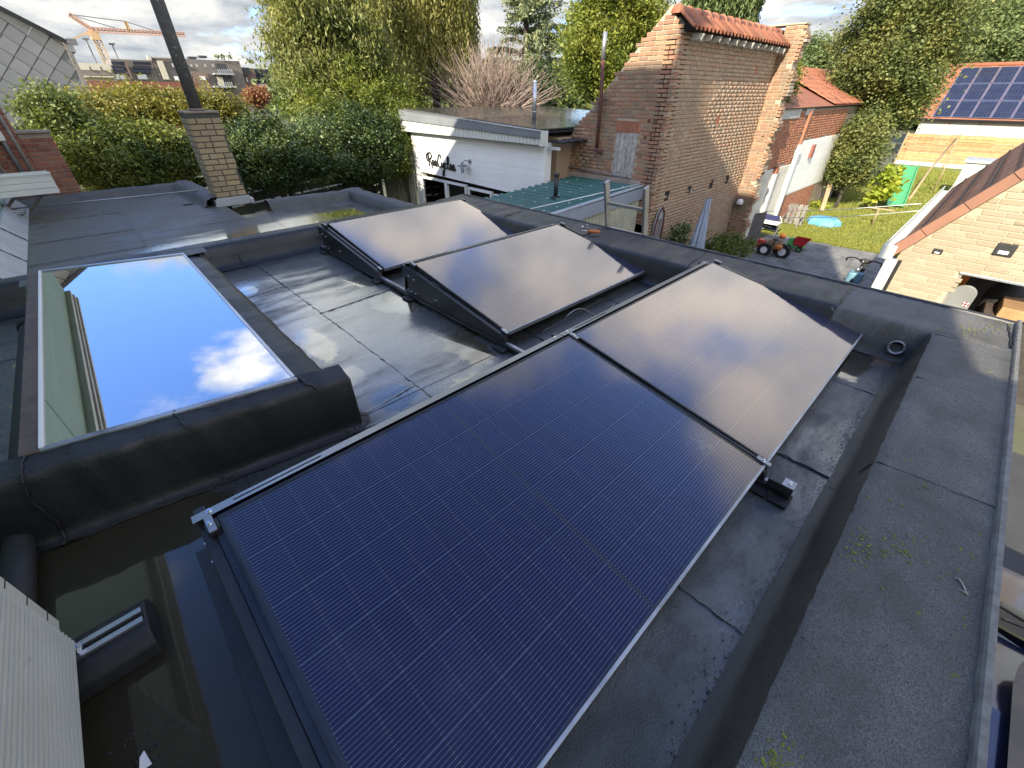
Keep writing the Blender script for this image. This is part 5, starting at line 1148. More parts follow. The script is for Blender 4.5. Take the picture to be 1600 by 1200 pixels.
for (x, y) in ((16.8, q1.y), (16.8, q0.y), (17.28, q1.y), (17.28, q0.y)): MB().tube([(x, y, GZ), (34.05 - x, y, GZ + .42)], .015, 6).build('leg', 'alu', ch_)
MB().tube([(17.30, q1.y + .0, GZ + .4), tuple(a1)], .014, 6).build('frame_tube', 'alu', ch_); MB().tube([(17.30, q0.y, GZ + .4), tuple(a0)], .014, 6).build('frame_tube', 'alu', ch_)
q = ground(1168, 386); tag(MB().prism([(q.y - .20, GZ), (q.y + .14, GZ), (q.y + .14, GZ + 1.0), (q.y - .2, GZ + 1.12)], 'x', q.x + .1, q.x + .14).build('leaning_board', 'grey_wood', bevel=.005), 'grey weathered board leaning on the wall behind the toy tractor', 'board')
q = ground(1236, 352); pl = thing('pallet_chair', 'pale weathered wooden garden seat by the white wall', 'seat', (q.x, q.y, GZ))
for k in range(4): MB().box(q.x + .0, q.x + .03, q.y - .32 + k * .16, q.y - .20 + k * .16, GZ + .05, GZ + .75).build('slat', 'grey_wood', pl)
for z_ in (.2, .6): MB().box(q.x + .032, q.x + .06, q.y - .34, q.y + .32, GZ + z_, GZ + z_ + .08).build('crossbar', 'grey_wood', pl)
for s in (-.3, .26): MB().box(q.x - .4, q.x + .0, q.y + s, q.y + s + .05, GZ + .3, GZ + .36).build('arm', 'grey_wood', pl); MB().box(q.x - .4, q.x - .34, q.y + s, q.y + s + .05, GZ, GZ + .3).build('leg', 'grey_wood', pl)
q = ground(1266, 354)
m = MB(); n = 16; rings = [(.50, .0), (.52, .08), (.50, .18), (.40, .26), (.22, .29), (.0, .30)]
for (r, z) in rings:
    for k in range(n): a = 2*math.pi*k/n; rr = r * (1 + .06 * math.cos(k * math.pi)); m.v.append((q.x + .6 + rr * math.cos(a), q.y - .25 + rr * 1.05 * math.sin(a), GZ + z))
for i in range(len(rings) - 1):
    for k in range(n): m.f.append((i*n+k, i*n+(k+1)%n, (i+1)*n+(k+1)%n, (i+1)*n+k))
tag(m.build('paddling_shell', 'pool_blue', smooth=False), 'upturned light blue shell paddling pool on the lawn', 'paddling pool')
q = ground(1272, 300); pst = thing('leaning_post', 'thick pale timber post leaning below the maple by the wall', 'post', (24, 4, GZ))
a, b = PZ(1275, 333, GZ), PY(1290, 298, 4.2); a = ground(1283, 331); b = Vector((a.x + 1.2, a.y + .35, GZ + 1.35)); MB().bar(a, b, .16, .16).build('timber', 'wood_post', pst, bevel=.02)
# clothes lines and posts
def line_post(px_, py_, ptx, pty, label):
    gq = ground(px_, py_); top = PX(ptx, pty, gq.x); t_ = thing('line_post', label, 'post', (gq.x, gq.y, GZ), 'posts of the washing line')
    MB().tube([(gq.x, gq.y, GZ), tuple(top)], .028, 8).build('pole', 'wood_post', t_, smooth=True); MB().bar(top + Vector((0, -.45, 0)), top + Vector((0, .35, 0)), .05, .05).build('crossbar', 'wood_post', t_); return top
t1 = line_post(1362, 353, 1374, 326, 'short pole of the washing line in the middle of the lawn'); t2 = line_post(1457, 300, 1485, 248, 'tall pole of the washing line near the plank fence')
for k, (p_, q_) in enumerate((((1180, 330, 14.2), (1440, 318, 12.6)), ((1222, 340, 14.2), (1438, 329, 11.6)))):
    a, b = PX(*p_), PX(*q_); pts = [a.lerp(b, i / 10) - Vector((0, 0, .05 * math.sin(math.pi * i / 10))) for i in range(11)]
    tag(MB().tube(pts, .007, 5).build('washing_line', 'white_paint', smooth=True), ('upper' if k == 0 else 'lower') + ' white washing line stretched across the lawn', 'washing line', 'washing lines over the lawn')
sl_t = thing('garden_slide', 'green plastic garden slide among the yellow leaved shrub', 'slide', (28, 2.7, GZ))
a, b = ground(1396, 325), Vector((30.5, 3.0, GZ + 1.15)); a = Vector((a.x, a.y, GZ + .1)); d = (b - a).normalized(); r_ = Vector((d.y, -d.x, 0)).normalized() * .3
MB().add([a - r_, a + r_, b + r_, b - r_], [(0, 1, 2, 3)]).build('chute', 'slide_green', sl_t)
for s in (-1, 1): MB().bar(a + r_ * s + Vector((0, 0, .06)), b + r_ * s + Vector((0, 0, .06)), .05, .14).build('side_rail', 'slide_green', sl_t, bevel=.02)
for s in (-1, 1): MB().tube([b + r_ * s, (b.x + .7, (b + r_ * s).y, GZ)], .04, 8).build('ladder_leg', 'slide_green', sl_t)
for k in range(4): MB().bar((b.x + .15 * k + .1, b.y - .28, GZ + 1.0 - k * .26), (b.x + .15 * k + .1, b.y + .28, GZ + 1.0 - k * .26), .05, .04).build('step', 'slide_green', sl_t)
a = ground(1420, 312); tag(MB().tube([(a.x, a.y, GZ), (a.x + 3.5, a.y + .05, GZ + 1.0), (a.x + 7.5, a.y - .05, GZ + 2.1)], [.06, .05, .035], 8).build('leaning_pole', 'wood_post', smooth=True), 'long rough pole leaning across the lawn beside the slide', 'pole')
# plank fence and garage far right
FX = 43.0
fe = thing('garden_fence', 'tan horizontal plank fence across the end of the garden', 'fence', (FX, 1.5, GZ))
for k in range(9):
    for (ya_, yb_) in ((2.55, 5.2), (-1.2, 2.5)): MB().box(FX + .02 * (k % 2), FX + .05 + .02 * (k % 2), ya_, yb_, GZ + .25 + k * .18, GZ + .415 + k * .18).build('plank', 'plank_tan', fe)
for y in (5.2, 2.52, -1.2): MB().box(FX - .06, FX + .0, y - .05, y + .05, GZ, GZ + 1.95).build('post', 'wood_post', fe)
MB().box(FX - .02, FX + .08, -1.2, 5.2, GZ, GZ + .235).build('concrete_base', 'stone_white', fe)
ga = thing('garage', 'pale rendered garage with red tiled roof carrying a block of solar panels', 'garage', (48, 2, GZ))
simple('render_pale', (.50, .48, .42), (.44, .42, .37), rough=.9, scale=.6, dirt=((.3, .29, .25), .9, .55, .8))
MB().box(47, 55, -9, 5.3, GZ, -.12).build('wall', 'render_pale', ga)
for (ya_, yb_) in ((.85, 3.15), (4.0, 4.9)):
    w_ = MB().box(46.94, 47.0, ya_, yb_, -1.75, -1.02).build('window', 'dark_void', ga)
    MB().box(46.92, 46.96, ya_, yb_, -1.06, -1.02).build('frame', 'grey_wood', w_)
    for f in (.33, .72): MB().box(46.92, 46.96, ya_ + (yb_ - ya_) * f, ya_ + (yb_ - ya_) * f + .05, -1.75, -1.061).build('mullion', 'grey_wood', w_)
for y in (2.0, 3.6): MB().box(46.97, 46.999, y, y + .04, -.95, -.2).build('wall_joint', 'grey_wood', ga)
rs = R(38)
def rf(y, s, n=0): return (46.7 + s * math.cos(rs) - n * math.sin(rs), y, -.10 + s * math.sin(rs) + n * math.cos(rs))
MB().add([rf(6.0, 0), rf(-10, 0), rf(-10, 5.2), rf(6.0, 5.2)], [(0, 1, 2, 3)]).build('roof_underlay', 'tile_red', ga)
for r in range(13):
    for c in range(9): MB().add([rf(5.95 - c * .34, r * .40, .05), rf(5.95 - c * .34 - .32, r * .40, .05), rf(5.95 - c * .34 - .32, r * .40 + .42, .015), rf(5.95 - c * .34, r * .40 + .42, .015)], [(0, 1, 2, 3)]).build('roof_tile', 'tile_red', ga)
MB().tube([rf(6.0, 5.2, .03), rf(-10, 5.2, .03)], .14, 8).build('ridge', 'tile_red', ga, smooth=True)
MB().tube([(46.62, 6.0, -.12), (46.62, -10, -.12)], .06, 8).build('gutter', 'metal_black', ga, smooth=True)
simple('far_cell', (.018, .022, .042), (.026, .030, .052), rough=.22, scale=2)
for r in range(3):
    for c in range(11):
        s0, y0_ = .12 + r * 1.60, 4.75 - c * 1.02; p_ = thing('rooftop_solar_panel', 'dark blue solar panel with pale frame in the block on the garage roof', 'solar panel', rf(y0_, s0), 'solar panels on the garage roof')
        if y0_ < -1.5: 
            bpy.data.objects.remove(p_); continue
        rown = ('lowest', 'middle', 'top')[r]; p_['label'] = 'solar panel on the garage roof, %s row, %s from the left' % (rown, ('first', 'second', 'third', 'fourth', 'fifth', 'sixth', 'seventh', 'eighth')[c])
        MB().add([rf(y0_, s0, .10), rf(y0_ - .985, s0, .10), rf(y0_ - .985, s0 + 1.56, .10), rf(y0_, s0 + 1.56, .10)], [(0, 1, 2, 3)]).build('frame', 'alu', p_)
        for a in range(5):
            for b in range(3): 
                MB().add([rf(y0_ - .05 - a * .178, s0 + .05 + b * .488, .106), rf(y0_ - .05 - a * .178 - .172, s0 + .05 + b * .488, .106), rf(y0_ - .05 - a * .178 - .172, s0 + .05 + b * .488 + .478, .106), rf(y0_ - .05 - a * .178, s0 + .05 + b * .488 + .478, .106)], [(0, 1, 2, 3)]).build('cell_block', 'far_cell', p_)
q = PX(1525, 250, 30); ub = thing('grey_utility_box', 'grey flat topped box above the brown roof edge, before the plank fence', 'box', (30, 0, GZ))
y0_, y1_ = PX(1512, 250, 30).y, PX(1562, 250, 30).y; zt_ = PX(1535, 235, 30).z; zb_ = PX(1520, 255, 30).z
MB().box(30, 31.5, y1_ - .3, y0_, GZ, zb_).build('body', 'stone_white', ub); MB().box(29.9, 31.6, y1_ - .35, y0_ + .1, zb_ + .005, zb_ + .12).build('lid', 'lead_grey', ub, bevel=.02)

# ================================================================== dark blue car below the right edge
simple('car_navy', (.012, .014, .035), (.014, .016, .04), rough=.22, coat=1.0); simple('car_trim', (.02, .02, .022), (.03, .03, .03), rough=.5); simple('sunroof_sky_paint', (.62, .62, .58), (.55, .55, .5), rough=.3)
car = thing('parked_car', 'dark blue car parked below the right edge of the roof', 'car', (2.6, -1.95, GZ))
cz = GZ
prof = [(-.1, .42), (-.12, .75), (.25, .92), (.75, 1.32), (1.2, 1.46), (2.4, 1.48), (3.0, 1.38), (3.75, .98), (4.3, .88), (4.45, .70), (4.42, .35)]
m = MB(); ks = [(-.86, .86), (-.93, .55), (-.90, .2)]
def half(zf): return 0
nP = len(prof); rows = []
for (u, z) in prof:
    wtop = .88 if z < 1.0 else .88 - (z - 1.0) * .62
    rows.append([(u, -wtop, z), (u, -wtop * .94, z + .02), (u, 0, z + .05), (u, wtop * .94, z + .02), (u, wtop, z)])
X0, Y0 = -.05, -1.70
for i in range(nP - 1):
    for j in range(4):
        q4 = [rows[i][j], rows[i+1][j], rows[i+1][j+1], rows[i][j+1]]; m.add([(X0 + a, Y0 + b, cz + c) for a, b, c in q4], [(0, 1, 2, 3)])
for s in (0, 4):
    pts = [(X0 + r[s][0], Y0 + r[s][1], cz + r[s][2]) for r in rows]; low = [(X0 + r[s][0], Y0 + (.88 if s else -.88), cz + min(.8, r[s][2] - .02)) for r in rows]
    lw_ = [(X0 + r[s][0], Y0 + (.86 if s else -.86), cz + .28) for r in rows]
    for i in range(nP - 1): m.add([pts[i], pts[i+1], low[i+1], low[i]], [(0, 1, 2, 3)]); m.add([low[i], low[i+1], lw_[i+1], lw_[i]], [(0, 1, 2, 3)])
m.build('body', 'car_navy', car, smooth=True)
def cq(pts, nm, mt, lift=.012, par=None):
    m = MB(); m.add([(X0 + a, Y0 + b, cz + c + lift) for a, b, c in pts], [tuple(range(len(pts)))]); return m.build(nm, mt, par or car)
ws = cq([(3.02, -.60, 1.405), (3.70, -.80, 1.03), (3.70, .80, 1.03), (3.02, .60, 1.405)], 'windscreen', 'car_glass', .05)
cq([(3.0, -.58, 1.39), (3.68, -.78, 1.0), (3.68, .78, 1.0), (3.0, .58, 1.39)], 'dashboard', 'cream_plastic', .02)
n = 24; rr = [(2.05 + .85 * (abs(math.cos(a)) ** .35) * (1 if math.cos(a) > 0 else -1), .50 * (abs(math.sin(a)) ** .35) * (1 if math.sin(a) > 0 else -1), 1.545) for a in [2*math.pi*k/n for k in range(n)]]
sr = cq(rr, 'sunroof_surround', 'car_trim', .004); cq([(2.05 + (a - 2.05) * .86, b * .80, c) for a, b, c in rr], 'sunroof_glass', 'sunroof_sky_paint', .012, sr)  # white paint on the sunroof pane stands in for reflected sky
MB().bar((X0 + 3.62, Y0 + .6, cz + 1.12), (X0 + 3.3, Y0 - .1, cz + 1.31), .02, .015).build('wiper', 'rubber', car); MB().bar((X0 + 3.62, Y0 - .2, cz + 1.12), (X0 + 3.25, Y0 + .45, cz + 1.33), .02, .015).build('wiper', 'rubber', car)
for s in (-1, 1):
    cq([(.85, .80 * s, 1.0), (3.3, .85 * s, 1.0), (2.85, .64 * s, 1.36), (1.25, .62 * s, 1.40)], 'side_window', 'car_glass', .015)
    MB().box(X0 + 3.15, X0 + 3.3, Y0 + s * .9, Y0 + s * 1.08, cz + .98, cz + 1.12).build('mirror', 'car_navy', car, bevel=.03)
    MB().bar((X0 + .95, Y0 + .66 * s, cz + 1.52), (X0 + 2.95, Y0 + .64 * s, cz + 1.50), .025, .03).build('roof_rail', 'alu_dull', car)
    for u in (.75, 3.55):
        w_ = MB().tube([(X0 + u, Y0 + s * .70, cz + .32), (X0 + u, Y0 + s * .89, cz + .32)], .32, 24).build('wheel', 'rubber', car); MB().tube([(X0 + u, Y0 + s * .72, cz + .32), (X0 + u, Y0 + s * .895, cz + .32)], .2, 16).build('rim', 'alu', w_)
    cq([(4.33, .5 * s, .80), (4.40, .82 * s, .78), (4.44, .82 * s, .66), (4.44, .5 * s, .68)], 'headlight', 'white_paint', .03)
pd = MB().add([(-3, -4.5, GZ - .012), (8, -4.5, GZ - .012), (8, -.6, GZ - .012), (-3, -.6, GZ - .012)], [(0, 1, 2, 3)]).build('driveway', 'asphalt'); pd['kind'] = 'structure'
# ================================================================== houses behind the viewer (their shade lies over the roofs)
def plain_house(name, label, x0, x1, ya, yb, ze, zr, mt, gable='y'):
    t = thing(name, label, 'house', ((x0 + x1) / 2, (ya + yb) / 2, GZ))
    MB().box(x0, x1, ya, yb, GZ, ze).build('wall', mt, t); xm, ym = (x0 + x1) / 2, (ya + yb) / 2
    if gable == 'y':
        MB().prism([(x0 - .15, ze - .1), (xm, zr), (x1 + .15, ze - .1), (x1, ze), (xm, zr - .15), (x0, ze)], 'y', ya - .05, yb + .05).build('roof', 'tile_brown', t)
        MB().prism([(x0, ze), (xm, zr - .16), (x1, ze)], 'y', ya, yb).build('gable', mt, t)
    else:
        MB().prism([(ya - .1, ze - .08), (ym, zr), (yb + .1, ze - .08), (yb, ze), (ym, zr - .15), (ya, ze)], 'x', x0 - .05, x1 + .05).build('roof', 'tile_brown', t)
        MB().prism([(ya, ze), (ym, zr - .16), (yb, ze)], 'x', x0, x1).build('gable', mt, t)
    for k in range(int((yb - ya) / 1.9)):
        for z in (GZ + 3.9, GZ + 6.6):
            if z + 1.4 < ze:
                w = MB().box(x1 + .002, x1 + .05, ya + .6 + k * 1.9, ya + 1.6 + k * 1.9, z, z + 1.4).build('window', 'white_paint', t); MB().box(x1 + .051, x1 + .056, ya + .68 + k * 1.9, ya + 1.52 + k * 1.9, z + .08, z + 1.32).build('pane', 'window_glass', w)
    return t
h1 = plain_house('terraced_house', 'tall brick house the flat roof belongs to, behind the viewer', -8.0, -3.0, -1.50, 7.3, 6.9, 10.3, 'brick_red')
MB().box(-5.75, -5.25, 2.02, 2.28, 9.9, 11.4).build('chimney', 'brick_red', h1)
MB().box(-2.99, -1.0, -1.48, 5.0, .02, 2.28).build('rear_annex', 'green_render', h1)
for k_, (a_, b_) in enumerate(((2.26, 2.34), (2.345, 2.40), (2.405, 2.45))): MB().box(-2.99, -.93 + .02 * k_, -1.5, 5.0, a_, b_).build('eave_board', 'white_paint', h1)
h2 = plain_house('neighbour_terraced_house', 'brick house next to the tall brick house, behind the viewer', -8.0, -3.05, 5.7, 10.3, 5.55, 7.45, 'brick_red', 'x')

MB().box(-3.04, -1.0, 5.05, 10.9, GZ, 2.28).build('rear_annex', 'green_render', h2)
for k_, (a_, b_) in enumerate(((2.26, 2.34), (2.345, 2.40), (2.405, 2.45))): MB().box(-3.04, -.93 + .02 * k_, 5.01, 10.95, a_, b_).build('eave_board', 'white_paint', h2)

# ================================================================== leaves
def leaf_quads(cent, size, elong=1.8, up=.4, rnd_=None, dirs=None, spread=1.0):
    """rhombic leaves round the given centres; up = how far the blades face the sky."""
    n = len(cent); nr = rng.normal(0, 1, (n, 3)); nr[:, 2] = np.abs(nr[:, 2]) + up; nr /= np.linalg.norm(nr, axis=1, keepdims=True)
    if dirs is None: dirs = rng.normal(0, 1, (n, 3))
    a = dirs - nr * np.sum(dirs * nr, 1, keepdims=True); a /= np.linalg.norm(a, axis=1, keepdims=True) + 1e-9; b = np.cross(nr, a)
    s = size * rng.uniform(.35, 1.6, (n, 1)); V = np.empty((n, 4, 3))
    V[:, 0] = cent - a * s * elong * .5; V[:, 1] = cent + b * s * .5; V[:, 2] = cent + a * s * elong * .5 + nr * s * -.12; V[:, 3] = cent - b * s * .5
    return V
def leaf_obj(name, V, mt, parent):
    ob = bpy.data.objects.new(name, raw_mesh(name, V.reshape(-1, 3), 4, np.arange(V.shape[0] * 4))); col.objects.link(ob); ob.data.materials.append(MAT[mt])
    if parent is not None: ob.parent = parent; ob.matrix_parent_inverse = parent_inv(parent)
    return ob
def ppm(px_, py_, D):
    p = PD(px_, py_, D); a = proj(p); b = proj(p + _RT); return math.hypot(b[0] - a[0], b[1] - a[1])
leafy('lf_yew', [(.035, .062, .018), (.10, .135, .026), (.20, .225, .04), (.27, .275, .05)], .3, pscale=1.4)
leafy('lf_gold', [(.12, .13, .03), (.22, .21, .045), (.30, .265, .055), (.24, .24, .055)], .4, pscale=1.0)
leafy('lf_pale', [(0.109, 0.145, 0.043), (0.232, 0.275, 0.087), (0.319, 0.362, 0.131)], .35, pscale=1.2)
leafy('lf_ivy', [(0.022, 0.046, 0.017), (0.052, 0.086, 0.027), (0.108, 0.148, 0.043), (0.213, 0.246, 0.066)], .2, pscale=1.1, rough=.4)
leafy('lf_willow', [(0.099, 0.132, 0.048), (0.208, 0.234, 0.074), (0.331, 0.331, 0.104), (0.407, 0.381, 0.120)], .4, pscale=.5)
leafy('lf_weep', [(0.164, 0.178, 0.054), (0.272, 0.272, 0.083), (0.368, 0.345, 0.110), (0.230, 0.244, 0.083)], .45, pscale=.5)
leafy('lf_cedar', [(0.067, 0.103, 0.067), (0.142, 0.177, 0.096), (0.281, 0.316, 0.156), (0.374, 0.391, 0.177)], .2, pscale=.7)
leafy('lf_green', [(0.065, 0.109, 0.023), (0.145, 0.196, 0.035), (0.261, 0.290, 0.051), (0.334, 0.341, 0.065)], .4, pscale=.7)
leafy('lf_maple', [(0.056, 0.083, 0.031), (0.122, 0.157, 0.050), (0.224, 0.242, 0.072), (0.298, 0.270, 0.091)], .3, pscale=.9)
leafy('lf_far', [(0.094, 0.139, 0.058), (0.188, 0.242, 0.089), (0.280, 0.316, 0.119)], .35, pscale=.5)
leafy('lf_red', [(0.235, 0.087, 0.054), (0.364, 0.151, 0.077), (0.306, 0.177, 0.084)], .35, pscale=1.0)
leafy('lf_lime', [(0.261, 0.348, 0.043), (0.406, 0.464, 0.058), (0.500, 0.500, 0.072)], .45, pscale=1.5)
simple('bark', (.075, .062, .05), (.045, .038, .03), rough=.95, scale=8, bscale=30, bstr=.5)
simple('bark_pale', (.42, .40, .36), (.20, .19, .17), rough=.9, scale=9, bscale=20)
simple('twig_pink', (.30, .225, .19), (.22, .165, .14), rough=.9, scale=5)
def crown_pts(c, rad, ncl, per, rc, hollow=.45, flat=.8, cut=None, bottom=-1.0):
    d = rng.normal(0, 1, (ncl * 3, 3)); d /= np.linalg.norm(d, axis=1, keepdims=True); d = d[d[:, 2] > bottom][:ncl]
    r = rng.uniform(hollow ** 3, 1, (len(d), 1)) ** (1 / 3) * (1 + .24 * np.sin(d[:, :1] * 5 + 1) * np.sin(d[:, 1:2] * 6 + 2) + .16 * np.sin(d[:, 2:] * 9 + d[:, :1] * 4))
    cl = np.array(c) + d * r * np.array(rad)
    rcs = rc * rng.uniform(.55, 1.35, (len(cl), 1, 1))
    off = rng.normal(0, 1, (len(cl), per, 3)) * rcs * np.array([1, 1, flat]) * .55
    return cl, (cl[:, None, :] + off).reshape(-1, 3)
def tree(name, label, D, ell, mt, ncl, per, size, rc, elong=1.7, up=.5, group=None, trunk=.12, bark='bark', depth=1.0, hollow=.45, cat='tree', base=None, bottom=-1.0, twigs=24, fine=2.0, vert=0.0):
    cx, cy, rx, ry = ell; s = ppm(cx, cy, D); c = PD(cx, cy, D); rad = (rx / s, rx / s * depth, ry / s)
    bxy = base or (c.x, c.y); t = thing(name, label, cat, (bxy[0], bxy[1], GZ), group)
    cl, P = crown_pts(tuple(c), rad, ncl, int(per * fine), rc, hollow, bottom=bottom); P = P[P[:, 2] > GZ + .05]
    leaf_obj('crown', leaf_quads(P, size * .62, elong, up, dirs=(rng.normal(0, 1, P.shape) + np.array([0, 0, vert])) if vert else None), mt, t)
    m = MB(); top = Vector((c.x, c.y, c.z + rad[2] * .35)); n = 7
    m.tube([Vector((bxy[0], bxy[1], GZ - .1)).lerp(top, i / n) + Vector((random.gauss(0, .05), random.gauss(0, .05), 0)) * (i > 0) for i in range(n + 1)], [trunk * (1 - .8 * i / n) for i in range(n + 1)], 9)
    tk = m.build('trunk', bark, t, smooth=True); m = MB(); idx = rng.choice(len(cl), min(twigs, len(cl)), replace=False)
    for i in idx:
        e = Vector(cl[i]); f = random.uniform(.35, .8); st_ = Vector((bxy[0], bxy[1], GZ)).lerp(top, f); mid = st_.lerp(e, .5) + Vector((0, 0, .15 * (e - st_).length))
        m.tube([st_, mid, e], [trunk * .35, trunk * .2, trunk * .06], 5, False)
    m.build('branches', bark, tk, smooth=True); return t
HG = 'trees and shrubs behind the roofs'
tree('birch_shrub', 'pale leaved young birch in front of the grey slate gable', 13.2, (90, 188, 38, 40), 'lf_pale', 150, 45, .055, .24, group=HG, trunk=.05, bark='bark_pale', hollow=.2, depth=.8)
tree('yew_hedge', 'bright green yew bush behind the low red brick wall', 13.0, (196, 248, 98, 42), 'lf_yew', 620, 55, .046, .24, 2.6, .3, HG, .14, hollow=.55, depth=.7, cat='shrub')
tree('golden_shrub', 'golden yellow shrub showing above the yew bush', 15.5, (210, 168, 88, 20), 'lf_gold', 300, 45, .060, .28, group=HG, hollow=.4, depth=.6, cat='shrub')
tree('golden_bush', 'yellow green bush just right of the dark flue pipe', 15.0, (335, 184, 50, 32), 'lf_gold', 200, 45, .060, .28, group=HG, hollow=.4, depth=.7, cat='shrub')
tree('ivy_hedge', 'dense dark ivy hedge right of the yellow chimney', 13.6, (425, 246, 98, 42), 'lf_ivy', 700, 60, .058, .26, 1.4, .5, HG, .12, hollow=.6, depth=.6, cat='hedge')
tree('ivy_thicket', 'dark ivy thicket above the plank fence beside the ribbed fence', 15.6, (560, 228, 84, 52), 'lf_ivy', 560, 60, .062, .30, 1.4, .5, HG, .14, hollow=.6, depth=.6, cat='hedge')
tree('ivy_bush', 'sunlit ivy climbing beside the corner of the white workshop', 15.9, (628, 232, 16, 46), 'lf_green', 170, 45, .060, .26, 1.4, .5, HG, .08, hollow=.5, cat='shrub')
tree('red_bush', 'small rust red bush in front of the distant flats', 24, (402, 150, 14, 8), 'lf_red', 60, 40, .09, .22, group=HG, trunk=.06, cat='shrub')
tree('poplar_tree', 'large yellow green tree with upright shoots left of the willow', 18.0, (518, 75, 82, 118), 'lf_willow', 560, 80, .066, .46, 3.0, .0, HG, .22, hollow=.2, depth=.8, twigs=60, vert=2.2)
tree('dark_undergrowth', 'shady green undergrowth below the yellow green tree', 17.0, (560, 165, 95, 48), 'lf_green', 330, 55, .066, .32, group=HG, hollow=.4, depth=.6, cat='shrub')
tree('ash_tree', 'bright green tree behind the half gable of the barn', 17.5, (958, 62, 86, 92), 'lf_green', 620, 60, .075, .36, 1.9, .4, HG, .18, hollow=.45, depth=.8)
tree('dark_shrubs', 'dark green shrubs behind the workshop roof', 22, (800, 140, 120, 32), 'lf_ivy', 360, 50, .085, .38, group=HG, hollow=.3, depth=.5, cat='shrub')
tree('distant_bush', 'small light green tree behind the red tiled roof', 38, (1275, 92, 36, 26), 'lf_far', 130, 45, .14, .55, group=HG, trunk=.1)
tree('maple_tree', 'dense dark green maple in the sunny garden', 26.5, (1396, 92, 80, 112), 'lf_maple', 760, 70, .105, .50, 1.5, .7, HG, .2, hollow=.62, depth=.9, base=None)
tree('maple_sapling', 'lower maple growth hanging over the annex wall', 24.0, (1340, 238, 40, 46), 'lf_maple', 260, 60, .10, .40, 1.5, .7, HG, .08, hollow=.5, depth=.7, cat='shrub')
tree('lime_tree', 'light green tree behind the garage with solar panels', 56, (1556, 62, 78, 62), 'lf_far', 520, 55, .20, 1.0, 1.6, .5, HG, .25, hollow=.55)
tree('garden_hedge', 'green hedge behind the garage at the right edge', 60, (1590, 85, 60, 26), 'lf_willow', 200, 45, .20, 1.0, group=HG, cat='hedge')
tree('catalpa', 'young shrub with big yellow green leaves on the lawn', 24.2, (1386, 290, 15, 30), 'lf_lime', 46, 12, .27, .20, 1.3, .9, None, .03, cat='shrub', hollow=.2, twigs=14, fine=1.0)
tree('roof_creeper', 'creeper on the red tiled roof beside the barn wall', 17.5, (1226, 140, 12, 34), 'lf_green', 60, 40, .06, .2, group=HG, trunk=.03, cat='creeper', twigs=4)
tree('barn_weeds', 'weeds growing at the foot of the barn wall', 13.4, (1140, 385, 34, 14), 'lf_green', 60, 30, .06, .16, 1.8, .3, None, .01, cat='weeds', twigs=6)
tree('wall_plant', 'thin green plant against the lower barn wall', 11.0, (1062, 368, 12, 26), 'lf_ivy', 26, 26, .05, .14, 1.8, .3, None, .01, cat='plant', twigs=6)
tree('corner_shrub', 'small yellow green plant beside the blue paddling pool', 21.5, (1250, 346, 9, 10), 'lf_lime', 14, 16, .10, .16, 1.4, .8, None, .01, cat='plant', twigs=3)
tree('wall_shrub', 'small bush under the leaning timber post', 23.5, (1274, 322, 10, 10), 'lf_lime', 14, 18, .10, .18, 1.4, .8, None, .01, cat='plant', twigs=3)
tree('tall_oak', 'tall green trees filling the gap above the undergrowth', 24, (620, 90, 70, 80), 'lf_willow', 420, 55, .085, .5, 1.9, .3, HG, .25, hollow=.3, depth=.7)

def weeping(name, label, D, ell, mt, ns, lmin, lmax, size, group=HG, trunk=.2, bark='bark'):
    cx, cy, rx, ry = ell; s = ppm(cx, cy, D); c = PD(cx, cy, D); rad = (rx / s, rx / s * .8, ry / s); t = thing(name, label, 'tree', (c.x, c.y, GZ), group); Ps, Ds = [], []
    for _ in range(ns):
        a = random.uniform(0, 6.283); rr = math.sqrt(random.uniform(.05, 1)); top = Vector((c.x + rad[0] * rr * math.cos(a), c.y + rad[1] * rr * math.sin(a), c.z + rad[2] * math.sqrt(max(0, 1 - rr * rr * .8)) * random.uniform(.2, 1)))
        L = random.uniform(lmin, lmax); n = int(L / .032); sw = random.uniform(-.3, .3)
        zz = np.linspace(0, 1, n); P = np.stack([top.x + sw * zz ** 2 + rng.normal(0, .07, n), top.y + sw * zz + rng.normal(0, .07, n), top.z - L * zz], 1); Ps.append(P)
        dd = rng.normal(0, .35, (n, 3)); dd[:, 2] -= 1; Ds.append(dd)
    P = np.concatenate(Ps); leaf_obj('crown', leaf_quads(P, size, 3.2, .0, dirs=np.concatenate(Ds)), mt, t)
    m = MB(); m.tube([(c.x, c.y, GZ), (c.x + .1, c.y, c.z - .5), (c.x - .1, c.y, c.z + rad[2] * .7)], [trunk, trunk * .7, trunk * .2], 9); tk = m.build('trunk', bark, t, smooth=True); m = MB()
    for k in range(16):
        a = k * .9; e = Vector((c.x + rad[0] * .8 * math.cos(a), c.y + rad[1] * .8 * math.sin(a), c.z + rad[2] * random.uniform(.2, .8))); st_ = Vector((c.x, c.y, c.z - .3 + random.uniform(0, rad[2] * .6))); m.tube([st_, st_.lerp(e, .5) + Vector((0, 0, .5)), e], [trunk * .3, trunk * .2, .02], 5, False)
    m.build('branches', bark, tk, smooth=True)
weeping('weeping_willow', 'golden weeping willow with long hanging strands behind the workshop', 21, (668, 20, 84, 90), 'lf_weep', 1100, .8, 3.0, .042)
weeping('weeping_birch', 'dark weeping birch with pale trunk above the tiled coping', 28, (1135, -25, 72, 60), 'lf_far', 420, 1.0, 2.6, .07, bark='bark_pale')
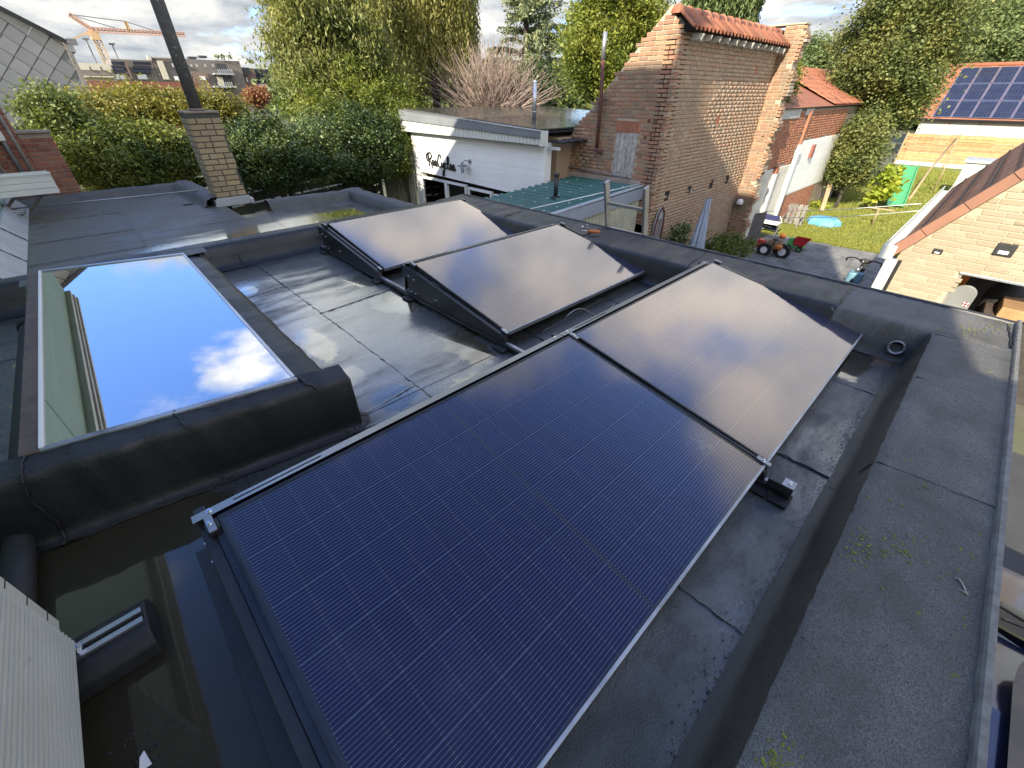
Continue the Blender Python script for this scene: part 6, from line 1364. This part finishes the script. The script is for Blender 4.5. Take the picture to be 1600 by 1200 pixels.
def cedar(label, D, cx, top, bot, w):
    s = ppm(cx, 60, D); c = PD(cx, 60, D); z0, z1 = PD(cx, bot, D).z, PD(cx, top, D).z; t = thing('blue_cedar', label, 'tree', (c.x, c.y, GZ), HG); Ps = []; m2 = MB()
    nT = 17
    for i in range(nT):
        f = i / (nT - 1); z = z0 + (z1 - z0) * f; R0 = w / s * (1 - .75 * f)
        for k in range(9):
            a = random.uniform(0, 6.283); L = R0 * random.uniform(.6, 1.1); e = Vector((c.x + L * math.cos(a), c.y + L * math.sin(a), z + .25 * L - .06 * L * L)); b = Vector((c.x, c.y, z)); m2.tube([b, b.lerp(e, .5) + Vector((0, 0, .08 * L)), e], [.05, .03, .01], 4, False)
            n = int(150 * L); q = rng.random(n) ** .7; wd_ = .35 * q * (1 - q * .5)
            P = np.stack([b.x + (e.x - b.x) * q + rng.normal(0, 1, n) * wd_ * .5, b.y + (e.y - b.y) * q + rng.normal(0, 1, n) * wd_ * .5, b.z + (e.z - b.z) * q + .08 * L * np.sin(q * 3.14) - np.abs(rng.normal(0, .16, n)) * (.3 + q)], 1); Ps.append(P)
    leaf_obj('crown', leaf_quads(np.concatenate(Ps), .055, 2.8, .2), 'lf_cedar', t); tk = MB().tube([(c.x, c.y, GZ), (c.x, c.y, z1)], [.28, .03], 9).build('trunk', 'bark', t, smooth=True); m2.build('branches', 'bark', tk, smooth=True)
cedar('blue green cedar with tiered drooping branches behind the workshop roof', 25, 822, -150, 150, 92)
bs = thing('bare_shrub', 'leafless pinkish brown shrub in front of the cedar', 'shrub', tuple(PD(765, 160, 19.5)), HG); bc = PD(765, 150, 19.5); ss = ppm(765, 110, 19.5); m = MB()
for k in range(760):
    a = random.uniform(0, 6.283); el_ = random.uniform(.35, 1.45); L = random.uniform(.75, 1.2) * 118 / ss * .95; d = Vector((math.cos(a) * math.cos(el_), math.sin(a) * math.cos(el_), math.sin(el_) * .9)); b = bc + Vector((random.gauss(0, .3), random.gauss(0, .3), -1.0)); f = random.uniform(.2, .5); st_ = b + d * L * f
    m.tube([st_, b + d * L * (f + 1) / 2 + Vector((random.gauss(0, .12), random.gauss(0, .12), 0)), b + d * L + Vector((random.gauss(0, .25), random.gauss(0, .25), random.gauss(0, .1)))], [.014, .009, .004], 3, False)
m.build('twigs', 'twig_pink', bs)
# leaves on the low roof edge are part of the ivy; far wood closing the horizon
def wood(name, label, pxs, D, mt, h, size):
    Ps = []
    for px_ in pxs:
        c = PD(px_, 146, D * random.uniform(.9, 1.15)); _, P = crown_pts((c.x, c.y, GZ + h * .5), (5, 5, h * .55 * random.uniform(.8, 1.15)), 70, 34, 1.5, .5); Ps.append(P)
    P = np.concatenate(Ps); P = P[P[:, 2] > GZ]; ob = leaf_obj(name, leaf_quads(P, size, 1.5, .5), mt, None); tag(ob, label, 'wood', kind='stuff')
wood('far_wood', 'far belt of trees closing the horizon behind the gardens', list(range(470, 1700, 26)), 92, 'lf_far', 7.5, .55)

# ================================================================== slate gable, distant flats, cranes
sg = thing('slate_gable_house', 'house gable clad in large grey diamond slates at the left', 'house', (0, 20, GZ)); SY = 20.0
A_, B_, C_ = PY(-40, -5, SY), PY(100, 66, SY), PY(140, 150, SY); rx_ = B_.x
sv = (B_.z - PY(0, 15, SY).z) / (B_.x - PY(0, 15, SY).x)
MB().prism([(-6, GZ), (rx_, GZ), (rx_, B_.z), (-6, B_.z + sv * (-6 - B_.x))], 'y', SY, SY + 6).build('wall', 'grey_trim', sg)
bot_z = PY(50, 192, SY).z
d_ = .235; row = 0; z = bot_z + .1
dm = MB().add([(0, 0, -d_), (d_ * 1.0, 0, 0), (0, 0, d_), (-d_ * 1.0, 0, 0), (0, -.02, -d_ * .98), (d_ * .97, -.018, 0), (0, -.012, d_ * .96), (-d_ * .97, -.018, 0)], [(4, 5, 6, 7), (0, 1, 5, 4), (1, 2, 6, 5), (2, 3, 7, 6), (3, 0, 4, 7)]).mesh('slate'); dm.materials.append(MAT['slate'])
while z < 6:
    x = -2.6 + (d_ * 1.02 if row % 2 else 0)
    while x < rx_ - .1:
        if z < B_.z + sv * (x - B_.x) - .12 and x < rx_ - .12: inst('slate', dm, sg, (x, SY - .004, z))
        x += d_ * 2.04
    z += d_ * 1.02; row += 1
e0 = Vector((-6, SY - .08, B_.z + sv * (-6 - B_.x))); e1 = Vector((rx_ + .05, SY - .08, B_.z)); MB().bar(e0, e1, .3, .10).build('verge', 'metal_black', sg)
MB().bar((rx_ + .02, SY - .06, GZ), (rx_ + .02, SY - .06, B_.z), .12, .10).build('corner_trim', 'grey_wood', sg); MB().box(rx_ + .02, rx_ + .16, SY - .15, SY + 2, B_.z - .22, B_.z - .06).build('gutter', 'alu_dull', sg)
MB().box(-6, rx_ + .3, SY - .3, SY - .02, bot_z - .22, bot_z - .08).build('base_flashing', 'metal_black', sg)
RW = 42.0
a, b = PY(128, 126, RW), PY(292, 127, RW)
rw = tag(MB().box(a.x - 1, b.x + .6, RW, RW + .4, GZ, a.z).build('long_brick_wall', 'brick_red'), 'long low red brick wall seen over the golden shrub', 'wall')
FYD = 130.0
simple('flat_grey', (.20, .175, .155), (.17, .15, .135), rough=.85, scale=.1); simple('flat_pale', (.60, .56, .44), (.54, .50, .40), rough=.85, scale=.1); simple('flat_brown', (.21, .14, .115), (.18, .12, .10), rough=.85, scale=.1); simple('flat_dark', (.06, .062, .07), (.05, .052, .06), rough=.5, scale=.1)
def fp(px_, py_, dy=0): return PY(px_, py_, FYD + dy)
def far_box(nm, mt, par, x0, y0, x1, y1, dy=0, th=3):
    a, b = fp(x0, y0, dy), fp(x1, y1, dy); MB().box(min(a.x, b.x), max(a.x, b.x), FYD + dy, FYD + dy + th, min(a.z, b.z), max(a.z, b.z)).build(nm, mt, par); return col.objects[-1]
def ext_box(nm, mt, par, x0, top, x1, dy=0): 
    a, b = fp(x0, top, dy), fp(x1, top, dy); return MB().box(a.x, b.x, FYD + dy, FYD + dy + 10, GZ, a.z).build(nm, mt, par)
GB = 'distant flats on the left skyline'
t = thing('pale_block', 'pale cream end block of the distant flats, left of the dark solar roof', 'flats', tuple(fp(150, 130)), GB); ext_box('wall', 'flat_pale', t, 118, 98, 172); far_box('roof_band', 'flat_grey', t, 126, 109, 174, 118, -.6, .5); far_box('ledge', 'flat_pale', t, 124, 118, 178, 121, -1, .9)
for x in (139, 156): far_box('dormer_window', 'flat_dark', t, x, 104, x + 5, 110, -.8, .3)
t = thing('solar_block', 'distant block with dark solar covered roof and brown stripe', 'flats', tuple(fp(205, 130)), GB); ext_box('wall', 'flat_grey', t, 172, 92, 236)
for (x0, x1) in ((173, 197), (207, 237)):
    for k in range(3): far_box('solar_panel_row', 'far_cell', t, x0, 96 + k * 6.2, x1, 101.6 + k * 6.2, -.6 - .1 * k, .3)
far_box('brown_stripe', 'flat_brown', t, 197.5, 98, 206.5, 125, -.9, .3); far_box('roof_edge', 'lead_grey', t, 171, 91.5, 233, 94.5, -.9, .5)
for x in (188, 222): far_box('balcony_screen', 'lead_grey', t, x - 8, 116, x + 9, 124, -1.2, .3)
t = thing('grey_block', 'large distant grey block with corner balcony right of the flue pipe', 'flats', tuple(fp(300, 130)), GB); ext_box('wall', 'flat_grey', t, 236, 90, 372); far_box('brick_front', 'flat_brown', t, 300, 114, 336, 150, -.5, .4); far_box('roof_edge', 'flat_pale', t, 234, 88.5, 275, 91, -.7, .5)
for x in (297, 306, 319, 331): far_box('skylight_window', 'lead_grey', t, x, 100, x + 4, 104.5, -.7, .2)
far_box('window', 'flat_dark', t, 337, 99, 357, 113, -.7, .3); far_box('balcony', 'lead_grey', t, 335, 114, 367, 117, -2.2, 2); far_box('recess', 'flat_dark', t, 336, 118, 367, 134, -.6, .3); far_box('balcony_door', 'flat_pale', t, 339, 120, 352, 134, -.8, .2); far_box('balcony', 'lead_grey', t, 335, 134, 370, 137, -2.2, 2)
for x in range(341, 364, 3): far_box('baluster', 'lead_grey', t, x, 108, x + .7, 114, -2.1, .1); far_box('baluster', 'lead_grey', t, x, 128, x + .7, 134, -2.1, .1)
far_box('window', 'white_paint', t, 312, 119, 322, 125, -.9, .3); far_box('window', 'white_paint', t, 272, 119, 283, 126, -.9, .3); far_box('window', 'lead_grey', t, 268, 99, 274, 105, -.9, .3)
for x0, x1, y in ((294, 308, 88), (311, 324, 86.5)): far_box('roof_plant', 'flat_dark', t, x0, y, x1, y + 4, .5, 2)
far_box('parapet_post', 'flat_pale', t, 229, 86, 236, 93, -.9, .8); far_box('pipe', 'flat_pale', t, 254, 95, 256, 124, -.9, .2)
for x in (339, 348, 358): tag(leaf_obj('roof_plant_shrub', leaf_quads(np.array(fp(x, 89)) + rng.normal(0, .28, (60, 3)), .22), 'lf_far', None), ('left', 'middle', 'right')[(x - 339) // 9] + ' one of three small shrubs on the roof terrace of the distant flats', 'shrub', 'roof terrace shrubs')
t = thing('dark_house', 'dark distant house with solar roof beside the big tree', 'house', tuple(fp(400, 130)), GB); ext_box('wall', 'flat_brown', t, 372, 106, 396, 3); ext_box('wall', 'flat_dark', t, 393, 107, 436, 5)
far_box('roof', 'flat_dark', t, 372, 105, 392, 116, 1.5, .5)
for r in range(3):
    for c in range(5): far_box('rooftop_panel', 'far_cell', t, 396 + c * 8, 109 + r * 7, 403 + c * 8, 115 + r * 7, 3.6, .3)
for x in (378, 384): far_box('window', 'white_paint', t, x, 121, x + 4, 128, 2.2, .3)
far_box('front', 'flat_pale', t, 397, 131, 420, 140, 3.4, .3)
simple('crane_red', (.58, .34, .25), (.60, .37, .26), rough=.5, scale=.2); simple('crane_yellow', (.62, .43, .22), (.56, .38, .19), rough=.5, scale=.2); simple('cable_dark', (.16, .16, .17), (.14, .14, .15), rough=.6)
CYD = 170.0
def cp(x, y): return PY(x, y, CYD)
def lattice(par, nm, a, b, w, n, mt):
    a = Vector(a); b = Vector(b); d = (b - a).normalized(); s = d.cross(Vector((0, 1, 0))).normalized() * w; f = Vector((0, w, 0)); m = MB()
    for o in (s, -s, f): m.bar(a + o, b + o, .22, .22)
    for k in range(n):
        p, q = a.lerp(b, k / n), a.lerp(b, (k + 1) / n); m.bar(p + s, q - s, .13, .13); m.bar(p - s, q + s, .13, .13); m.bar(p + f, q + s, .13, .13)
    m.build(nm, mt, par)
cr = thing('tower_crane', 'orange red tower crane on the left skyline with horizontal jib', 'crane', (cp(168, 92).x, CYD, GZ))
foot = cp(165, 92); top = cp(151, 47)
lattice(cr, 'mast', (foot.x, CYD, GZ), (foot.x, CYD, top.z), .75, 16, 'crane_yellow')
tp = Vector((foot.x, CYD, top.z)); jib_e = cp(297, 58); off = tp - Vector(cp(153, 48))
lattice(cr, 'jib', tp, (jib_e.x + off.x, CYD, tp.z + .3), .45, 26, 'crane_red'); ap = Vector(cp(116, 23)) + Vector((off.x, 0, 0)); lattice(cr, 'luffing_head', tp, ap, .4, 8, 'crane_red')
king = Vector(cp(203, 34)) + Vector((off.x, 0, 0)); kb = Vector(cp(211, 53)) + Vector((off.x, 0, 0)); lattice(cr, 'jib_post', (kb.x, CYD, tp.z), king, .3, 5, 'crane_yellow')
for p_, q_ in ((ap, king), (king, (jib_e.x + off.x - 6, CYD, tp.z + .5)), (ap, (kb.x - 2, CYD, tp.z + .5))): MB().bar(p_, q_, .16, .16).build('stay_cable', 'cable_dark', cr)
MB().box(tp.x - 1.0, tp.x + .8, CYD - 1, CYD + 1, tp.z - 2.0, tp.z - .6).build('cab', 'crane_yellow', cr); MB().box(tp.x - 6, tp.x - 4.2, CYD - .7, CYD + .7, tp.z - 3.2, tp.z - 2.0).build('counterweight', 'cable_dark', cr); MB().bar((tp.x - 5, CYD, tp.z - 2.2), tp, .3, .3).build('counter_arm', 'crane_yellow', cr); MB().box(kb.x - 9, kb.x - 7.6, CYD - .4, CYD + .4, tp.z - 1.2, tp.z - .3).build('trolley', 'crane_red', cr)
for i, (x0, y0_, x1, y1_) in enumerate(((131, 60, 150, 96), (174, 68, 184, 90))):
    a, b = cp(x1, y1_), cp(x0, y0_); t = thing('far_mast', ('thin grey mast left of the orange crane', 'thin grey lamp mast right of the orange crane')[i], 'mast', (b.x, CYD, GZ)); MB().tube([(a.x, CYD, GZ), (a.x, CYD, b.z)], .14, 6).build('pole', 'cable_dark', t); MB().box(a.x - .6, a.x + .6, CYD - .2, CYD + .2, b.z - .3, b.z + .1).build('head', 'cable_dark', t)
